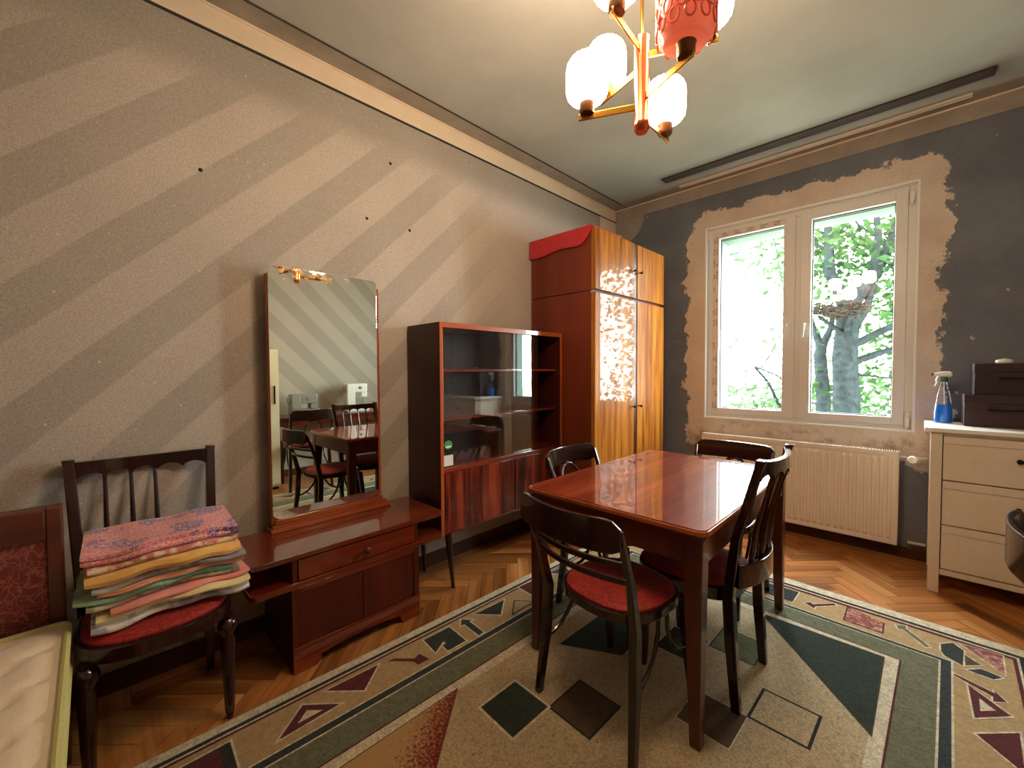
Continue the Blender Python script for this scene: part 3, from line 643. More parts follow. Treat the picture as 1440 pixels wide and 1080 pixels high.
# ------------------------------------------------------------------ display cabinet
t = thing('display_cabinet', (-2.15, 1.98, 0), 'red-brown glass-fronted display cabinet on tapered legs', 'cabinet')
x0, x1, y0, y1, z0, z1 = -2.318, -1.98, 1.412, 2.552, .330, 1.585
box('side_panel', x0, x1, y0, y0+.024, z0, z1, 'darkpanel', t); box('side_panel', x0, x1, y1-.024, y1, z0, z1, 'darkpanel', t)
box('top_panel', x0, x1, y0+.024, y1-.024, z1-.03, z1-.004, 'mahog', t); box('bottom_panel', x0, x1-.006, y0+.024, y1-.024, z0, z0+.024, 'mahog', t); box('back_panel', x0, x0+.006, y0+.024, y1-.024, z0+.024, z1-.03, 'inside', t)
box('middle_shelf', x0+.006, x1, y0+.024, y1-.024, .700, .728, 'mahog', t)
for z in (1.312, 1.018): box('shelf', x0+.006, x1-.045, y0+.024, y1-.024, z-.016, z, 'mahog', t, .002)
for ya, yb in ((y0, y0+.022), (y1-.022, y1)): box('edge_strip', x1, x1+.004, ya, yb, z0, z1, 'edgez', t, .001)
box('edge_strip', x1, x1+.004, y0+.022, y1-.022, z1-.03, z1, 'edge', t, .001)
for i, (ya, yb, x) in enumerate(((1.440, 2.02, -1.998), (1.752, 2.306, -2.012))):
    g = MB().box(x-.004, x, ya, yb, .730, 1.555).obj('sliding_glass', 'vglass', t)
    if i == 0:
        c = MB().lathe([(0, 0), (.030, 0), (.030, .0006), (0, .0006)], n=28); c.v = [(x+.0002+v[2], 1.482+v[0], .862+v[1]*.86) for v in c.v]; st_ = c.obj('round_sticker', 'green', g, label='round green sticker')
        b = MB().box(x+.0009, x+.0012, 1.462, 1.504, .845, .856); b.obj('sticker_band', 'paper', st_)
        MB().box(x+.0002, x+.0008, 1.446, 1.516, .736, .800).obj('paper_label', 'paper', g, label='white paper label')
for ya, yb in ((y0+.026, 2.022), (2.030, y1-.026)): box('door', x1-.012, x1+.004, ya, yb, z0+.014, .698, 'rosewood', t, .002)
for lx, ly in ((-2.0, 1.475), (-2.0, 2.49), (-2.275, 1.475), (-2.275, 2.49)):
    ox = .018 if lx > -2.1 else -.012; oy = .022*(1 if ly < 2 else -1)
    MB().lathe([(.011, 0), (.022, .34)], n=12).obj('leg', 'chair', t, 0, True); L = COL.objects[-1]
    L.data.vertices.foreach_set('co', [c for v in L.data.vertices for c in (lx+v.co.x+ox*(1-v.co.z/.34), ly+v.co.y+oy*(1-v.co.z/.34), v.co.z*(.331/.34))])

# ------------------------------------------------------------------ dressing table and mirror
t = thing('dressing_table', (-2.1, .9, 0), 'low red-brown dressing table with one drawer and side niches', 'dressing table')
def topboard(z0, z1, nm, m):
    pts = [(-2.300, .425)] + [(-1.925+.03*math.sin(a*PI/12), .425+.03*(1-math.cos(a*PI/12))) for a in range(0, 7)] + [(-1.925+.03*math.cos(a*PI/12), 1.345+.03*math.sin(a*PI/12)) for a in range(0, 7)] + [(-2.300, 1.375)]
    return MB().prism(pts, z0, z1).obj(nm, m, t, .004)
topboard(.492, .515, 'table_top', 'mahog'); topboard(.366, .392, 'lower_board', 'mahog')
for ya in (.585, 1.185): box('upright', -2.29, -1.905, ya, ya+.02, .392, .492, 'mahogz', t, .001)
box('niche_back', -2.298, -2.29, .43, 1.37, .392, .492, 'inside', t, 0)
d = box('drawer', -2.26, -1.900, .608, 1.182, .396, .486, 'mahog', t, .002)
m = MB().lathe([(0, 0), (.006, 0), (.006, .012), (.015, .017), (.016, .026), (.009, .032), (0, .033)], n=16); m.v = [(-1.900+v[2], .912+v[0], .440+v[1]) for v in m.v]; m.obj('knob', 'mahogz', d, 0, True)
cy0, cy1 = .577, 1.203
box('side_panel', -2.29, -1.905, cy0, cy0+.02, 0, .366, 'darkpanel', t, .001); box('side_panel', -2.29, -1.905, cy1-.02, cy1, 0, .366, 'mahogz', t, .001); box('back_panel', -2.298, -2.29, cy0, cy1, .06, .366, 'inside', t, 0)
box('cabinet_floor', -2.29, -1.91, cy0+.02, cy1-.02, .10, .115, 'inside', t, 0)
box('stile', -1.905, -1.893, cy0, cy0+.03, .10, .366, 'mahogz', t, .001); box('stile', -1.905, -1.893, cy1-.03, cy1, .10, .366, 'mahogz', t, .001); box('rail', -1.905, -1.893, cy0+.03, cy1-.03, .346, .366, 'mahog', t, .001)
box('door', -1.912, -1.897, cy0+.031, .893, .116, .345, 'mahogz', t, .002); box('door', -1.912, -1.897, .896, cy1-.031, .116, .345, 'mahogz', t, .002)
pp = [(cy0, 0), (cy0+.085, 0)] + [(cy0+.085+.03*math.sin(a*PI/10), .0+.04*(1-math.cos(a*PI/10))) for a in range(1, 6)] + [(cy0+.2, .052), ((cy0+cy1)/2, .056), (cy1-.2, .052)] + [(cy1-.085-.03*math.sin(a*PI/10), .04*(1-math.cos(a*PI/10))) for a in range(5, 0, -1)] + [(cy1-.085, 0), (cy1, 0), (cy1, .112), (cy0, .112)]
MB().prism(pp, -1.905, -1.888, 'x').obj('plinth', 'mahog', t, .001)

t = thing('standing_mirror', (-2.255, .9, .515), 'tall frameless-topped mirror standing on the dressing table', 'mirror')
bs = MB(); bs.box(-2.30, -2.215, .590, 1.222, .5155, .535); bs.box(-2.295, -2.225, .600, 1.205, .535, .552); bs.obj('base', 'edge', t, .004)
box('bottom_rail', -2.275, -2.222, .610, 1.178, .552, .578, 'edge', t, .004)
box('side_strip', -2.275, -2.240, .600, .616, .552, 1.775, 'edgez', t, .003); box('side_strip', -2.275, -2.240, 1.158, 1.176, .552, 1.775, 'edgez', t, .003); box('back_board', -2.285, -2.244, .612, 1.160, .56, 1.76, 'inside', t, 0)
gp = [(y_, z_) for y_, z_ in rounded(.604, 1.160, .580, 1.815, .028)]
MB().prism(gp, -2.2405, -2.2345, 'x').obj('mirror_glass', 'mirror', t, .0015)
# painted spots imitating the chandelier's reflection along the top edge
glint = MB(); random.seed(5)
for _ in range(34):
    yc = .66+random.random()**1.3*.34; zc = 1.806-abs(random.gauss(0, .018)); r_ = random.uniform(.004, .014)
    pts = [(yc+r_*1.5*random.uniform(.5, 1.1)*math.cos(a*PI/4), min(1.813, zc+r_*.6*random.uniform(.5, 1.1)*math.sin(a*PI/4))) for a in range(8)]; glint.prism(pts, -2.2344, -2.2341+_*1e-5, 'x')
tag(glint.obj('painted_reflection', plain('painted_reflection_mat', (220, 170, 110), .6, noise=.4, nscale=60), t), kind='stuff')

# ------------------------------------------------------------------ dining table
t = thing('dining_table', (-.89, 2.0, 0), 'glossy red-brown dining table with tapered square legs', 'table')
tx0, tx1, ty0, ty1 = -1.292, -.490, 1.390, 2.622
MB().prism(rounded(tx0, tx1, ty0, ty1, .035), .748, .7665).obj('edge_rim', 'edge', t, .005, seg=3); MB().prism(rounded(tx0+.005, tx1-.005, ty0+.005, ty1-.005, .033), .7667, .770).obj('table_top', 'table', t, .0012)
MB().prism(rounded(tx0+.012, tx1-.012, ty0+.012, ty1-.012, .03), .736, .7475).obj('under_board', 'tableleg', t, .002)
for a in ((tx0+.075, tx1-.075, ty0+.022, ty0+.042), (tx0+.075, tx1-.075, ty1-.042, ty1-.022), (tx0+.022, tx0+.042, ty0+.075, ty1-.075), (tx1-.042, tx1-.022, ty0+.075, ty1-.075)): box('apron', *a, .640, .7355, 'tableleg', t, .002)
for lx, sx in ((tx0+.05, 1), (tx1-.05, -1)):
    for ly, sy in ((ty0+.05, 1), (ty1-.05, -1)):
        MB().post([(lx-sx*.012, ly-sy*.012, .0102), (lx, ly, .58), (lx, ly, .735)], [(.019, .019), (.031, .031), (.033, .033)]).obj('leg', 'tableleg', t, .006)
        L = COL.objects[-1]

# ------------------------------------------------------------------ chairs
def outline(wf, wb, d, bow, n=36, e=2.6):
    pts = []
    for i in range(n):
        a = 2*PI*i/n; c, s_ = math.cos(a), math.sin(a)
        x = abs(c)**(2/e)*(1 if c > 0 else -1); y = abs(s_)**(2/e)*(1 if s_ > 0 else -1)
        w_ = (wf+(wb-wf)*(1-y)/2)/2
        pts.append((x*w_, y*d/2+(bow*(1-x*x) if y > 0 else 0)))
    return pts
def scaled(p, k): return [(x*k, y*k) for x, y in p]
def seat_parts(t, ol, zf0, zf1, zc, wm):
    MB().prism(ol, zf0, zf1).obj('seat_frame', wm, t, .006)
    MB().loft([[(x, y, z) for x, y in scaled(ol, k)] for k, z in ((.93, zf1-.002), (.93, zf1+.006), (.88, zc-.006), (.75, zc-.001), (.45, zc+.002), (.1, zc+.003))]).obj('seat', 'redseat', t, 0, True, label='red upholstered seat')
def arc(y, hw, bulge, n=14, ends=1.0): return [(-hw+2*hw*i/n, y-bulge*(1-(2*i/n-1)**2)) for i in range(n+1)]
def bentwood(name, loc, rz, label, style, group=None):
    t = thing(name, loc, label, 'chair', group, rz=rz); wm = 'chair'
    seat_parts(t, outline(.43, .40, .395, .012), .415, .450, .470, wm)
    for s in (-1, 1):
        MB().post([(s*.218, -.225, 0), (s*.205, -.195, .25), (s*.200, -.187, .43), (s*.208, -.225, .60), (s*.222, -.305, .80)], [(.013, .013), (.016, .017), (.015, .018), (.012, .014), (.009, .010)]).obj('leg', wm, t, .005)
        MB().post([(s*.195, .215, 0), (s*.178, .165, .42)], [(.012, .012), (.019, .019)]).obj('leg', wm, t, .006)
        for y0, y1, x0, x1 in ((-.2, -.03, .205, .19), (.18, .02, .185, .195)):
            MB().tube([(s*(x0+(x1-x0)*k/6), y0+(y1-y0)*math.sin(k*PI/12), .22+.19*(1-math.cos(k*PI/12))) for k in range(7)], .008).obj('brace', wm, t, 0, True)
    n = 18; pth = arc(-.305, .226, .05, n); zs = []
    for i in range(n+1):
        e = min(i, n-i)/n; k = min(1, e/.09); zs.append((.725+.014*(1-k)**2, .832-.028*(1-k)**2))
    MB().band(pth, .016, zs).obj('crest_rail', wm, t, .004)
    if style == 'slats':
        for z, yy in ((.672, -.255), (.610, -.232)): MB().band(arc(yy, .207, .045, 12), .011, [(z-.010, z+.010)]*13).obj('slat', wm, t, .003)
    else:
        pa = []
        for k in range(17):
            a = k/16
            if a < .3: x, z = -.085, .45+.18*a/.3
            elif a > .7: x, z = .085, .45+.18*(1-a)/.3
            else:
                th = PI*(1-(a-.3)/.4); x, z = .085*math.cos(th), .63+.10*math.sin(th)
            pa.append((x, -.20-.125*max(0, (z-.45))/.28-.02*(z-.45)/.28, z))
        MB().tube(pa, .009).obj('back_arch', wm, t, 0, True)
    return t
def spindle(name, loc, rz, label, xs, group=None):
    t = thing(name, loc, label, 'chair', group, rz=rz); wm = 'chair_red'
    seat_parts(t, outline(.445, .40, .40, .035, e=3.2), .395, .445, .468, wm)
    for s in (-1, 1):
        MB().post([(s*.185, -.215, 0), (s*.185, -.195, .25), (s*.190, -.185, .44), (s*.202, -.212, .66), (s*.218, -.29, .95), (s*.219, -.296, .972)], [(.014, .016), (.018, .02), (.018, .02), (.017, .016), (.016, .014), (.018, .016)]).obj('leg', wm, t, .004)
        pr_ = [(.010, 0), (.016, .04), (.025, .30), (.019, .315), (.020, .325), (.032, .345), (.034, .36), (.028, .375), (.018, .383), (.024, .395)]
        MB().lathe(pr_, (s*.185, .157, 0), 18).obj('leg', wm, t, 0, True)
    n = 60; pth = arc(-.283, .204, .038, n); zs = []
    for i in range(n+1):
        u = i/n*5; a = abs(math.sin(PI*u)); zs.append((.893+.020*a**.6, .962-.006*math.sin(PI*i/n)))
    MB().band(pth, .020, zs).obj('crest_rail', wm, t, .0)
    MB().band(arc(-.215, .195, .055, 40), .018, [(.475, .565)]*41).obj('lower_rail', wm, t, .004)
    for x in xs:
        b = .038*(1-(x/.204)**2)
        MB().tube([(x, -.215-b, .56), (x, -.222-b, .60), (x, -.235-b, .70), (x, -.268-b, .85), (x, -.285-b, .905)], [.008, .012, .009, .0065, .007], 8).obj('spindle', wm, t, 0, True)
    return t
bentwood('bentwood_chair', (-.838, 1.440, .0102), -.09, 'dark bentwood chair with slatted back at short side of table', 'slats')
spindle('spindle_chair', (-.690, 1.862, .0102), PI/2, 'tall spindle-back dark chair between dining table and room middle', [-.122, -.041, .041, .122])
bentwood('bentwood_chair', (-.845, 2.525, .0102), PI-.02, 'dark bentwood chair between dining table and radiator', 'arch')
bentwood('bentwood_chair', (-1.185, 2.005, .0102), -PI/2-.04, 'dark bentwood chair between dining table and display cabinet', 'arch')
bentwood('bentwood_chair', (.530, 1.690, .0102), -PI/2+.03, 'dark bentwood chair facing the sewing table', 'arch').scale[2] = 1.06
spindle('spindle_chair', (-1.990, .150, 0), -PI/2, 'dark spindle-back chair against striped wall with towels on its seat', [.122, .045, -.03])

# ------------------------------------------------------------------ folded towels
def towel(name, label, x0, x1, y0, y1, z0, layers, th, mat, seed, tilt=0, rz=0, edge=None):
    """sheet folded zig-zag; folds face +x"""
    rnd = random.Random(seed); mb = MB(); prof = []; r_ = th*.5
    ph = rnd.uniform(0, 6); zz = z0+r_
    # centre line in (x,z): back and forth
    path = []
    for L in range(layers):
        z = z0+th*(L+.5)
        xa, xb = (x0, x1-rnd.uniform(0, .012)) if L % 2 == 0 else (x1-rnd.uniform(0, .012), x0)
        N = 8
        for k in range(N+1): path.append((xa+(xb-xa)*k/N, z))
        if L < layers-1:
            sgn = 1 if xb > xa else -1
            for k in (1, 2, 3): path.append((xb+sgn*r_*1.0*math.sin(k*PI/4), z+th*.5*(1-math.cos(k*PI/4))))
    nv = 22; cy = (y0+y1)/2; cx = (x0+x1)/2; hh = th*.46
    rings = []
    for j in range(nv+1):
        v = j/nv; y = y0+(y1-y0)*v
        ring_t, ring_b = [], []
        for i, (px, pz) in enumerate(path):
            a = path[max(i-1, 0)]; b = path[min(i+1, len(path)-1)]; dx, dz = b[0]-a[0], b[1]-a[1]; l_ = math.hypot(dx, dz) or 1; nx, nz = -dz/l_, dx/l_
            cr, sr = math.cos(rz), math.sin(rz); gx = cx+(px-cx)*cr-(y-cy)*sr; gy = cy+(px-cx)*sr+(y-cy)*cr; gv = (gy+.06)/.48
            wv = .004*math.sin(9*gv+gx*12)+.003*math.sin(19*gv+1)
            xo = .010*math.sin(6*v+ph+pz*40)+.005*math.sin(17*v+ph*3)
            edgef = min(v, 1-v)*nv; k = hh*(1 if edgef >= 1 else .55)
            sag = .004*math.sin(PI*min(1, max(0, gv)))*tilt+.003*gv*tilt+.0055
            ring_t.append((px+xo+nx*k, y, pz+wv+sag+nz*k)); ring_b.append((px+xo-nx*k, y, pz+wv+sag-nz*k))
        rings.append(ring_t+ring_b[::-1])
    c, s_ = math.cos(rz), math.sin(rz)
    rings = [[(cx+(p[0]-cx)*c-(p[1]-cy)*s_, cy+(p[0]-cx)*s_+(p[1]-cy)*c, p[2]) for p in r] for r in rings]
    mb.loft(rings); o = mb.obj(name, mat, None, 0, True); me = o.data
    return tag(o, label, 'towel', 'folded towels stacked on the chair')
TW = [('white towel with grey checks, lowest of stack on chair', (232, 224, 214), (160, 158, 166), 'blotch', 3, .011, 12, -1.822, -2.12, -.02, .405),
      ('pale yellow folded towel above white one in stack', (238, 224, 170), None, None, 2, .009, 0, -1.815, -2.10, -.005, .41),
      ('salmon pink thin towel low in the stack', (238, 152, 140), None, None, 2, .009, 0, -1.812, -2.12, .02, .405),
      ('grey beige striped towel in middle of the stack', (190, 174, 142), (140, 126, 108), 'blotch', 2, .009, 30, -1.835, -2.14, -.03, .38),
      ('sea green folded towel in middle of the stack', (132, 176, 146), (166, 200, 160), 'blotch', 2, .010, 18, -1.835, -2.13, -.052, .36),
      ('peach orange towel under the grey lilac one in stack', (246, 176, 140), None, None, 2, .009, 0, -1.815, -2.12, .0, .395),
      ('grey lilac towel under the ochre one in stack', (156, 146, 152), (190, 192, 170), 'blotch', 2, .010, 14, -1.818, -2.13, -.01, .40),
      ('thick ochre yellow towel in upper part of the stack', (232, 182, 104), None, None, 2, .021, 0, -1.812, -2.12, -.035, .375),
      ('cream edged rose towel just under the topmost towel', (210, 124, 120), (236, 206, 168), 'blotch', 2, .011, 26, -1.815, -2.10, -.03, .372),
      ('pink purple lattice pattern towel, topmost of stack', (222, 128, 132), (238, 190, 180), 'lattice', 3, .012, 70, -1.818, -2.12, -.035, .378)]
zt = .474
for i, (lab, c, c2, pat, n, th, sc, xf, xb, ya, yb) in enumerate(TW):
    towel('folded_towel', lab, xb, xf, ya, yb, zt, n, th, towel_mat('towel_cloth_%d' % i, c, c2, pat, sc or 20), i+3, tilt=.12*i, rz=random.uniform(-.05, .05))
    zt += n*th+.0006

# ------------------------------------------------------------------ sofa bed and mattress
t = thing('sofa_bed', (-1.6, -.8, 0), 'wood-framed sofa bed with maroon brocade backrest panel', 'sofa bed')
sx0, sx1, sy0, sy1 = -2.055, -1.985, -1.52, -.078
fb = MB(); fb.box(sx0, sx1, sy1-.036, sy1, 0, .865); fb.box(sx0, sx1, sy0, sy0+.036, 0, .865); fb.box(sx0, sx1, sy0+.036, sy1-.036, .765, .865); fb.box(sx0, sx1, sy0+.036, sy1-.036, .30, .38)
fb.obj('back_frame', 'sofawood', t, .006); box('back_panel', sx0+.01, sx1-.012, sy0+.036, sy1-.036, .38, .765, 'maroon_brocade', t, .004, label='maroon brocade panel')
box('seat_base', sx1, -1.13, sy0, sy1-.02, .16, .3765, 'sofawood', t, .008)
for lx in (-1.94, -1.17):
    for ly in (-1.47, -.15): MB().post([(lx, ly, 0), (lx, ly, .16)], [(.02, .02), (.028, .028)]).obj('leg', 'sofawood', t, .003)
t = thing('mattress', (-1.5, -.8, .377), 'cream quilted mattress with yellow-green piping on sofa bed', 'mattress')
mx0, mx1, my0, my1, mz0, mz1 = -1.965, -1.08, -1.50, -.066, .377, .500
mb = MB(); nx, ny = 80, 110
for j in range(ny+1):
    for i in range(nx+1):
        u, v = i/nx, j/ny; x = mx0+.012+(mx1-mx0-.024)*u; y = my0+.012+(my1-my0-.024)*v
        # diagonal quilting waves with stitched valleys
        b = (x-y+1.676)/.155; a = (x+y+1.926+.012*math.sin(2*PI*b))/.185
        q = 1-(1-min(1, abs(math.sin(PI*a))*1.7))**1.3*(.55+.45*math.cos(2*PI*b))
        ed = min(1, min(u*nx, (1-u)*nx, v*ny, (1-v)*ny)/4)
        mb.v.append((x, y, mz1-.018+.019*q*ed+.001*ed))
for j in range(ny):
    for i in range(nx): a = j*(nx+1)+i; mb.f.append((a, a+1, a+nx+2, a+nx+1))
mb.obj('quilted_cover', 'mattress', t, 0, True)
MB().prism(rounded(mx0+.004, mx1-.004, my0+.004, my1-.004, .03), mz0, mz1-.011).obj('side_border', 'mattress', t, .004)
for z in (mz1-.008, mz0+.012):
    rp = rounded(mx0+.006, mx1-.006, my0+.006, my1-.006, .03, 6); nmb = MB(); rings = []
    for i, p in enumerate(rp):
        a, b = rp[i-1], rp[(i+1) % len(rp)]; d = Vector((b[0]-a[0], b[1]-a[1])).normalized(); nrm = (d.y, -d.x)
        rings.append([(p[0]+nrm[0]*.009*math.cos(k*PI/4), p[1]+nrm[1]*.009*math.cos(k*PI/4), z+.009*math.sin(k*PI/4)) for k in range(8)])
    nmb.loft(rings, loop=True); nmb.obj('piping', 'piping', t, 0, True)

# ------------------------------------------------------------------ chest of drawers and what stands on it
t = thing('chest_of_drawers', (.56, 3.66, 0), 'cream painted three-drawer chest beside the radiator', 'chest')
cx0, cx1, cf, cb = .042, 1.070, 3.420, 3.900
MB().box(.015, 1.097, 3.400, 3.902, .936, .960).obj('top_board', 'chesttop', t, .004)
for x in (cx0, cx1-.048): box('post', x, x+.048, cf, cf+.048, 0, .935, 'chest', t, .003); box('post', x, x+.048, cb-.048, cb, 0, .935, 'chest', t, .003)
for x in (cx0+.01, cx1-.028): box('side_panel', x, x+.018, cf+.048, cb-.048, .11, .935, 'chest', t, .002)
box('back_panel', cx0+.048, cx1-.048, cb-.012, cb-.004, .11, .935, 'chest', t, 0); box('base_rail', cx0+.049, cx1-.049, cf+.008, cf+.028, .108, .140, 'chest', t, .003); box('top_rail', cx0+.049, cx1-.049, cf+.008, cf+.028, .918, .9355, 'chest', t, .002)
for za, zb in ((.662, .915), (.404, .656), (.146, .398)):
    d = box('drawer', cx0+.052, cx1-.052, cf+.010, cf+.40, za, zb, 'chest', t, .003)
    box('drawer_lip', cx0+.054, cx1-.054, cf+.004, cf+.0095, zb-.042, zb-.002, 'chest', d, .002); box('drawer_front', cx0+.054, cx1-.054, cf+.006, cf+.0095, za+.002, zb-.045, 'chest', d, .001)
    for hx in (.375, .74):
        m = MB().lathe([(0, 0), (.006, 0), (.006, .012), (.013, .016), (.013, .024), (0, .026)], n=14); m.v = [(hx+v[0], cf+.006-v[2], (za+zb)/2+.02+v[1]) for v in m.v]; m.obj('knob', 'black', d, 0, True)
def case(name, label, x0, x1, y0, y1, z0, z1):
    t = thing(name, ((x0+x1)/2, (y0+y1)/2, z0), label, 'case', 'dark cases on the chest'); zs = z0+(z1-z0)*.72
    box('body', x0, x1, y0, y1, z0, zs, 'box', t, .004); box('lid', x0-.002, x1+.002, y0-.002, y1+.002, zs+.001, z1, 'box', t, .004)
    cxm = (x0+x1)/2; m = MB().box(cxm-.015, cxm+.015, y0-.006, y0-.002, zs-.02, zs+.02); m.obj('clasp', 'brass', t, .001)
    m = MB().tube([(x0+.10, y0, zs-.035), (x0+.10, y0-.022, zs-.035), (x0+.2, y0-.026, zs-.033), (x0+.24, y0, zs-.033)], .005); m.obj('handle', 'black', t, 0, True)
case('storage_case', 'larger dark brown case resting on chest top', .180, .78, 3.63, 3.88, .960, 1.148)
case('storage_case', 'smaller dark brown case stacked on larger case', .218, .70, 3.64, 3.87, 1.148, 1.330)
MB().prism(rounded(.170, .30, 3.70, 3.885, .008), 1.1505, 1.1506).obj('dummy', 'white') if False else None
t = thing('soap_dish', (.335, 3.70, 1.330), 'small white oval lid lying on smaller dark case', 'lid'); m = MB().lathe([(.0, 0), (.028, 0), (.032, .008), (.030, .018), (.024, .021), (0, .022)], n=24); m.v = [(.335+v[0]*1.1, 3.70+v[1], 1.3302+v[2]) for v in m.v]; m.obj('lid_body', 'white', t, 0, True)
MB().tube([(.315, 3.70, 1.349), (.335, 3.70, 1.354), (.355, 3.70, 1.349)], .004).obj('lid_grip', 'white', t, 0, True)
t = thing('spray_bottle', (.098, 3.76, .960), 'clear trigger spray bottle half full of blue liquid', 'spray bottle'); bx, by, bz = .098, 3.76, .960
def ell(r, z, k=.62): return [(bx+r*math.cos(a*PI/12), by+r*k*math.sin(a*PI/12), bz+z) for a in range(24)]
MB().loft([ell(.036, .001), (ell(.043, .006)), ell(.042, .06), ell(.036, .12), ell(.028, .18), ell(.016, .235), ell(.013, .262)]).obj('bottle', 'bottle', t, 0, True)
MB().loft([ell(.034, .003), ell(.0405, .008), ell(.0395, .06), ell(.0345, .115), ell(.0345, .116)]).obj('liquid', 'blue', t, 0, True, label='blue cleaning liquid')
MB().loft([ell(.017, .258, 1), ell(.018, .262, 1), ell(.018, .284, 1), ell(.015, .288, 1)]).obj('collar', 'greenplastic', t, 0, True)
hd = MB().loft([[(bx+x, by+w_*math.cos(k*PI/6), bz+.305+h_*math.sin(k*PI/6)) for k in range(12)] for x, w_, h_ in ((.035, .008, .008), (.028, .013, .018), (.0, .014, .019), (-.03, .011, .013), (-.045, .007, .008))]); sh = hd.obj('spray_head', 'white', t, 0, True)
MB().tube([(bx-.045, by, bz+.305), (bx-.058, by, bz+.305)], .007).obj('nozzle', 'greenplastic', sh, 0, True)
MB().tube([(bx-.022, by, bz+.295), (bx-.032, by, bz+.27), (bx-.030, by, bz+.25), (bx-.040, by, bz+.228)], [.007, .006, .005, .004]).obj('trigger', 'white', sh, 0, True)
MB().tube([(bx, by, bz+.26), (bx+.004, by, bz+.12), (bx+.008, by, bz+.01)], .002, 6).obj('dip_tube', 'white', t, 0, True)

# ------------------------------------------------------------------ rug
rug = thing('patterned_rug', ((RUG[0]+RUG[1])/2, (RUG[2]+RUG[3])/2, 0), 'beige green geometric rug with arrow border under dining table', 'rug')
X0, X1, Y0, Y1 = RUG; RTH = -.032; rug.rotation_euler[2] = RTH
box('pile', X0, X1, Y0, Y1, .0008, .0080, R['cream'], rug, .002)
IX = [0, .042, .060, .068, .080, .262, .269, .300, .307, .420, .427, .470]; IY = [0, .070, .094, .106, .130, .332, .340, .362, .368, .485, .492, .533]
CLR = [None, 'dark', 'cream', 'maroon', 'tan', 'cream', 'navy', 'cream', 'green', 'maroon', 'cream', 'field']
for k in range(1, 12):
    a, b = IX[k], IY[k]; z = .0080+.00012*k
    if k == 11: box('field', X0+a, X1-a, Y0+b, Y1-b, .0080, z, R['field'], rug, 0)
    else:
        a2, b2 = IX[k+1], IY[k+1]; m = MB(); m.box(X0+a, X0+a2, Y0+b, Y1-b, .008, z); m.box(X1-a2, X1-a, Y0+b, Y1-b, .008, z); m.box(X0+a2, X1-a2, Y0+b, Y0+b2, .008, z); m.box(X0+a2, X1-a2, Y1-b2, Y1-b, .008, z); m.obj('border_band', R[CLR[k]], rug)
RCX, RCY = (X0+X1)/2, (Y0+Y1)/2; zlay = [0]
def unrot(pts): return [(RCX+(x-RCX)*math.cos(RTH)+(y-RCY)*math.sin(RTH), RCY-(x-RCX)*math.sin(RTH)+(y-RCY)*math.cos(RTH)) for x, y in pts]
def motif(pts, c, edge=None, e=.008, sym=True, symc=None):
    pts = unrot(pts)
    for q in ((0, 1) if sym else (0,)):
        P = [(2*RCX-x, 2*RCY-y) for x, y in pts] if q else pts
        zlay[0] += 1; zt_ = .0099+(zlay[0] % 5)*.00004
        area = sum(P[i-1][0]*P[i][1]-P[i][0]*P[i-1][1] for i in range(len(P)))
        if edge:
            O = []
            for i in range(len(P)):
                a, b, d = Vector(P[i-1]), Vector(P[i]), Vector(P[(i+1) % len(P)]); d1 = (b-a).normalized(); d2 = (d-b).normalized(); s_ = 1 if area > 0 else -1
                n1 = Vector((d1.y, -d1.x))*s_; n2 = Vector((d2.y, -d2.x))*s_; nb = n1+n2; nb = nb.normalized()*min(2.2*e, e/max(.35, nb.length/2)) if nb.length > 1e-4 else n1*e
                O.append((b.x+nb.x, b.y+nb.y))
            MB().prism(O, .0085, zt_-.0004).obj('motif_outline', R[edge], rug)
        MB().prism(P, .0085, zt_).obj('motif', R[(symc if q and symc else c)], rug)
motif([(-1.684, .543), (-1.587, .647), (-1.582, .428)], 'maroon', 'cream'); motif([(-1.648, .545), (-1.604, .588), (-1.607, .500)], 'tan', None); zlay[0] = 4
for q in (0, 1):
    P = unrot([(-1.645, .545), (-1.605, .588), (-1.608, .500)]); P = [(2*RCX-x, 2*RCY-y) for x, y in P] if q else P
    MB().prism(P, .0085, .0101).obj('motif', R['cream'], rug)
motif([(-1.682, .855), (-1.585, .745), (-1.694, .634)], 'maroon', 'cream')
motif([(-1.671, .898), (-1.665, .925), (-1.600, .990), (-1.612, 1.020), (-1.550, 1.035), (-1.556, .978), (-1.585, .975)], 'maroon', 'tan', sym=False)
motif([(-1.675, 1.237), (-1.532, 1.228), (-1.535, 1.125), (-1.583, 1.13), (-1.585, 1.152), (-1.606, 1.15), (-1.566, 1.078), (-1.68, 1.09)], 'dgreen', 'cream', symc='brown')
motif([(-1.640, 1.285), (-1.680, 1.318), (-1.640, 1.358), (-1.640, 1.338), (-1.520, 1.330), (-1.518, 1.298), (-1.640, 1.305)], 'navy', 'cream')
motif([(-1.656, 1.603), (-1.566, 1.492), (-1.667, 1.401)], 'dark', 'cream', symc='maroon'); motif([(-1.602, 1.638), (-1.525, 1.70), (-1.526, 1.546)], 'tan', 'dark')
motif([(-1.690, 1.76), (-1.55, 1.75), (-1.56, 1.92), (-1.68, 1.90)], 'maroon', 'cream'); motif([(-1.67, 2.02), (-1.55, 2.12), (-1.66, 2.16)], 'navy', 'cream')
motif([(-1.698, .055), (-1.698, .308), (-1.565, .303), (-1.555, .060)], 'dark', 'cream', sym=False); motif([(-1.692, .062), (-1.692, .275), (-1.585, .270), (-1.575, .066)], 'maroon', None, sym=False); MB().prism(unrot([(-1.690, .064), (-1.690, .270), (-1.592, .265), (-1.58, .068)]), .0085, .0102).obj('motif', R['maroon'], rug)
motif([(-1.32, 1.010), (-1.325, .448), (-.845, .448)], 'grad', 'brown', .005, symc='dgreen')
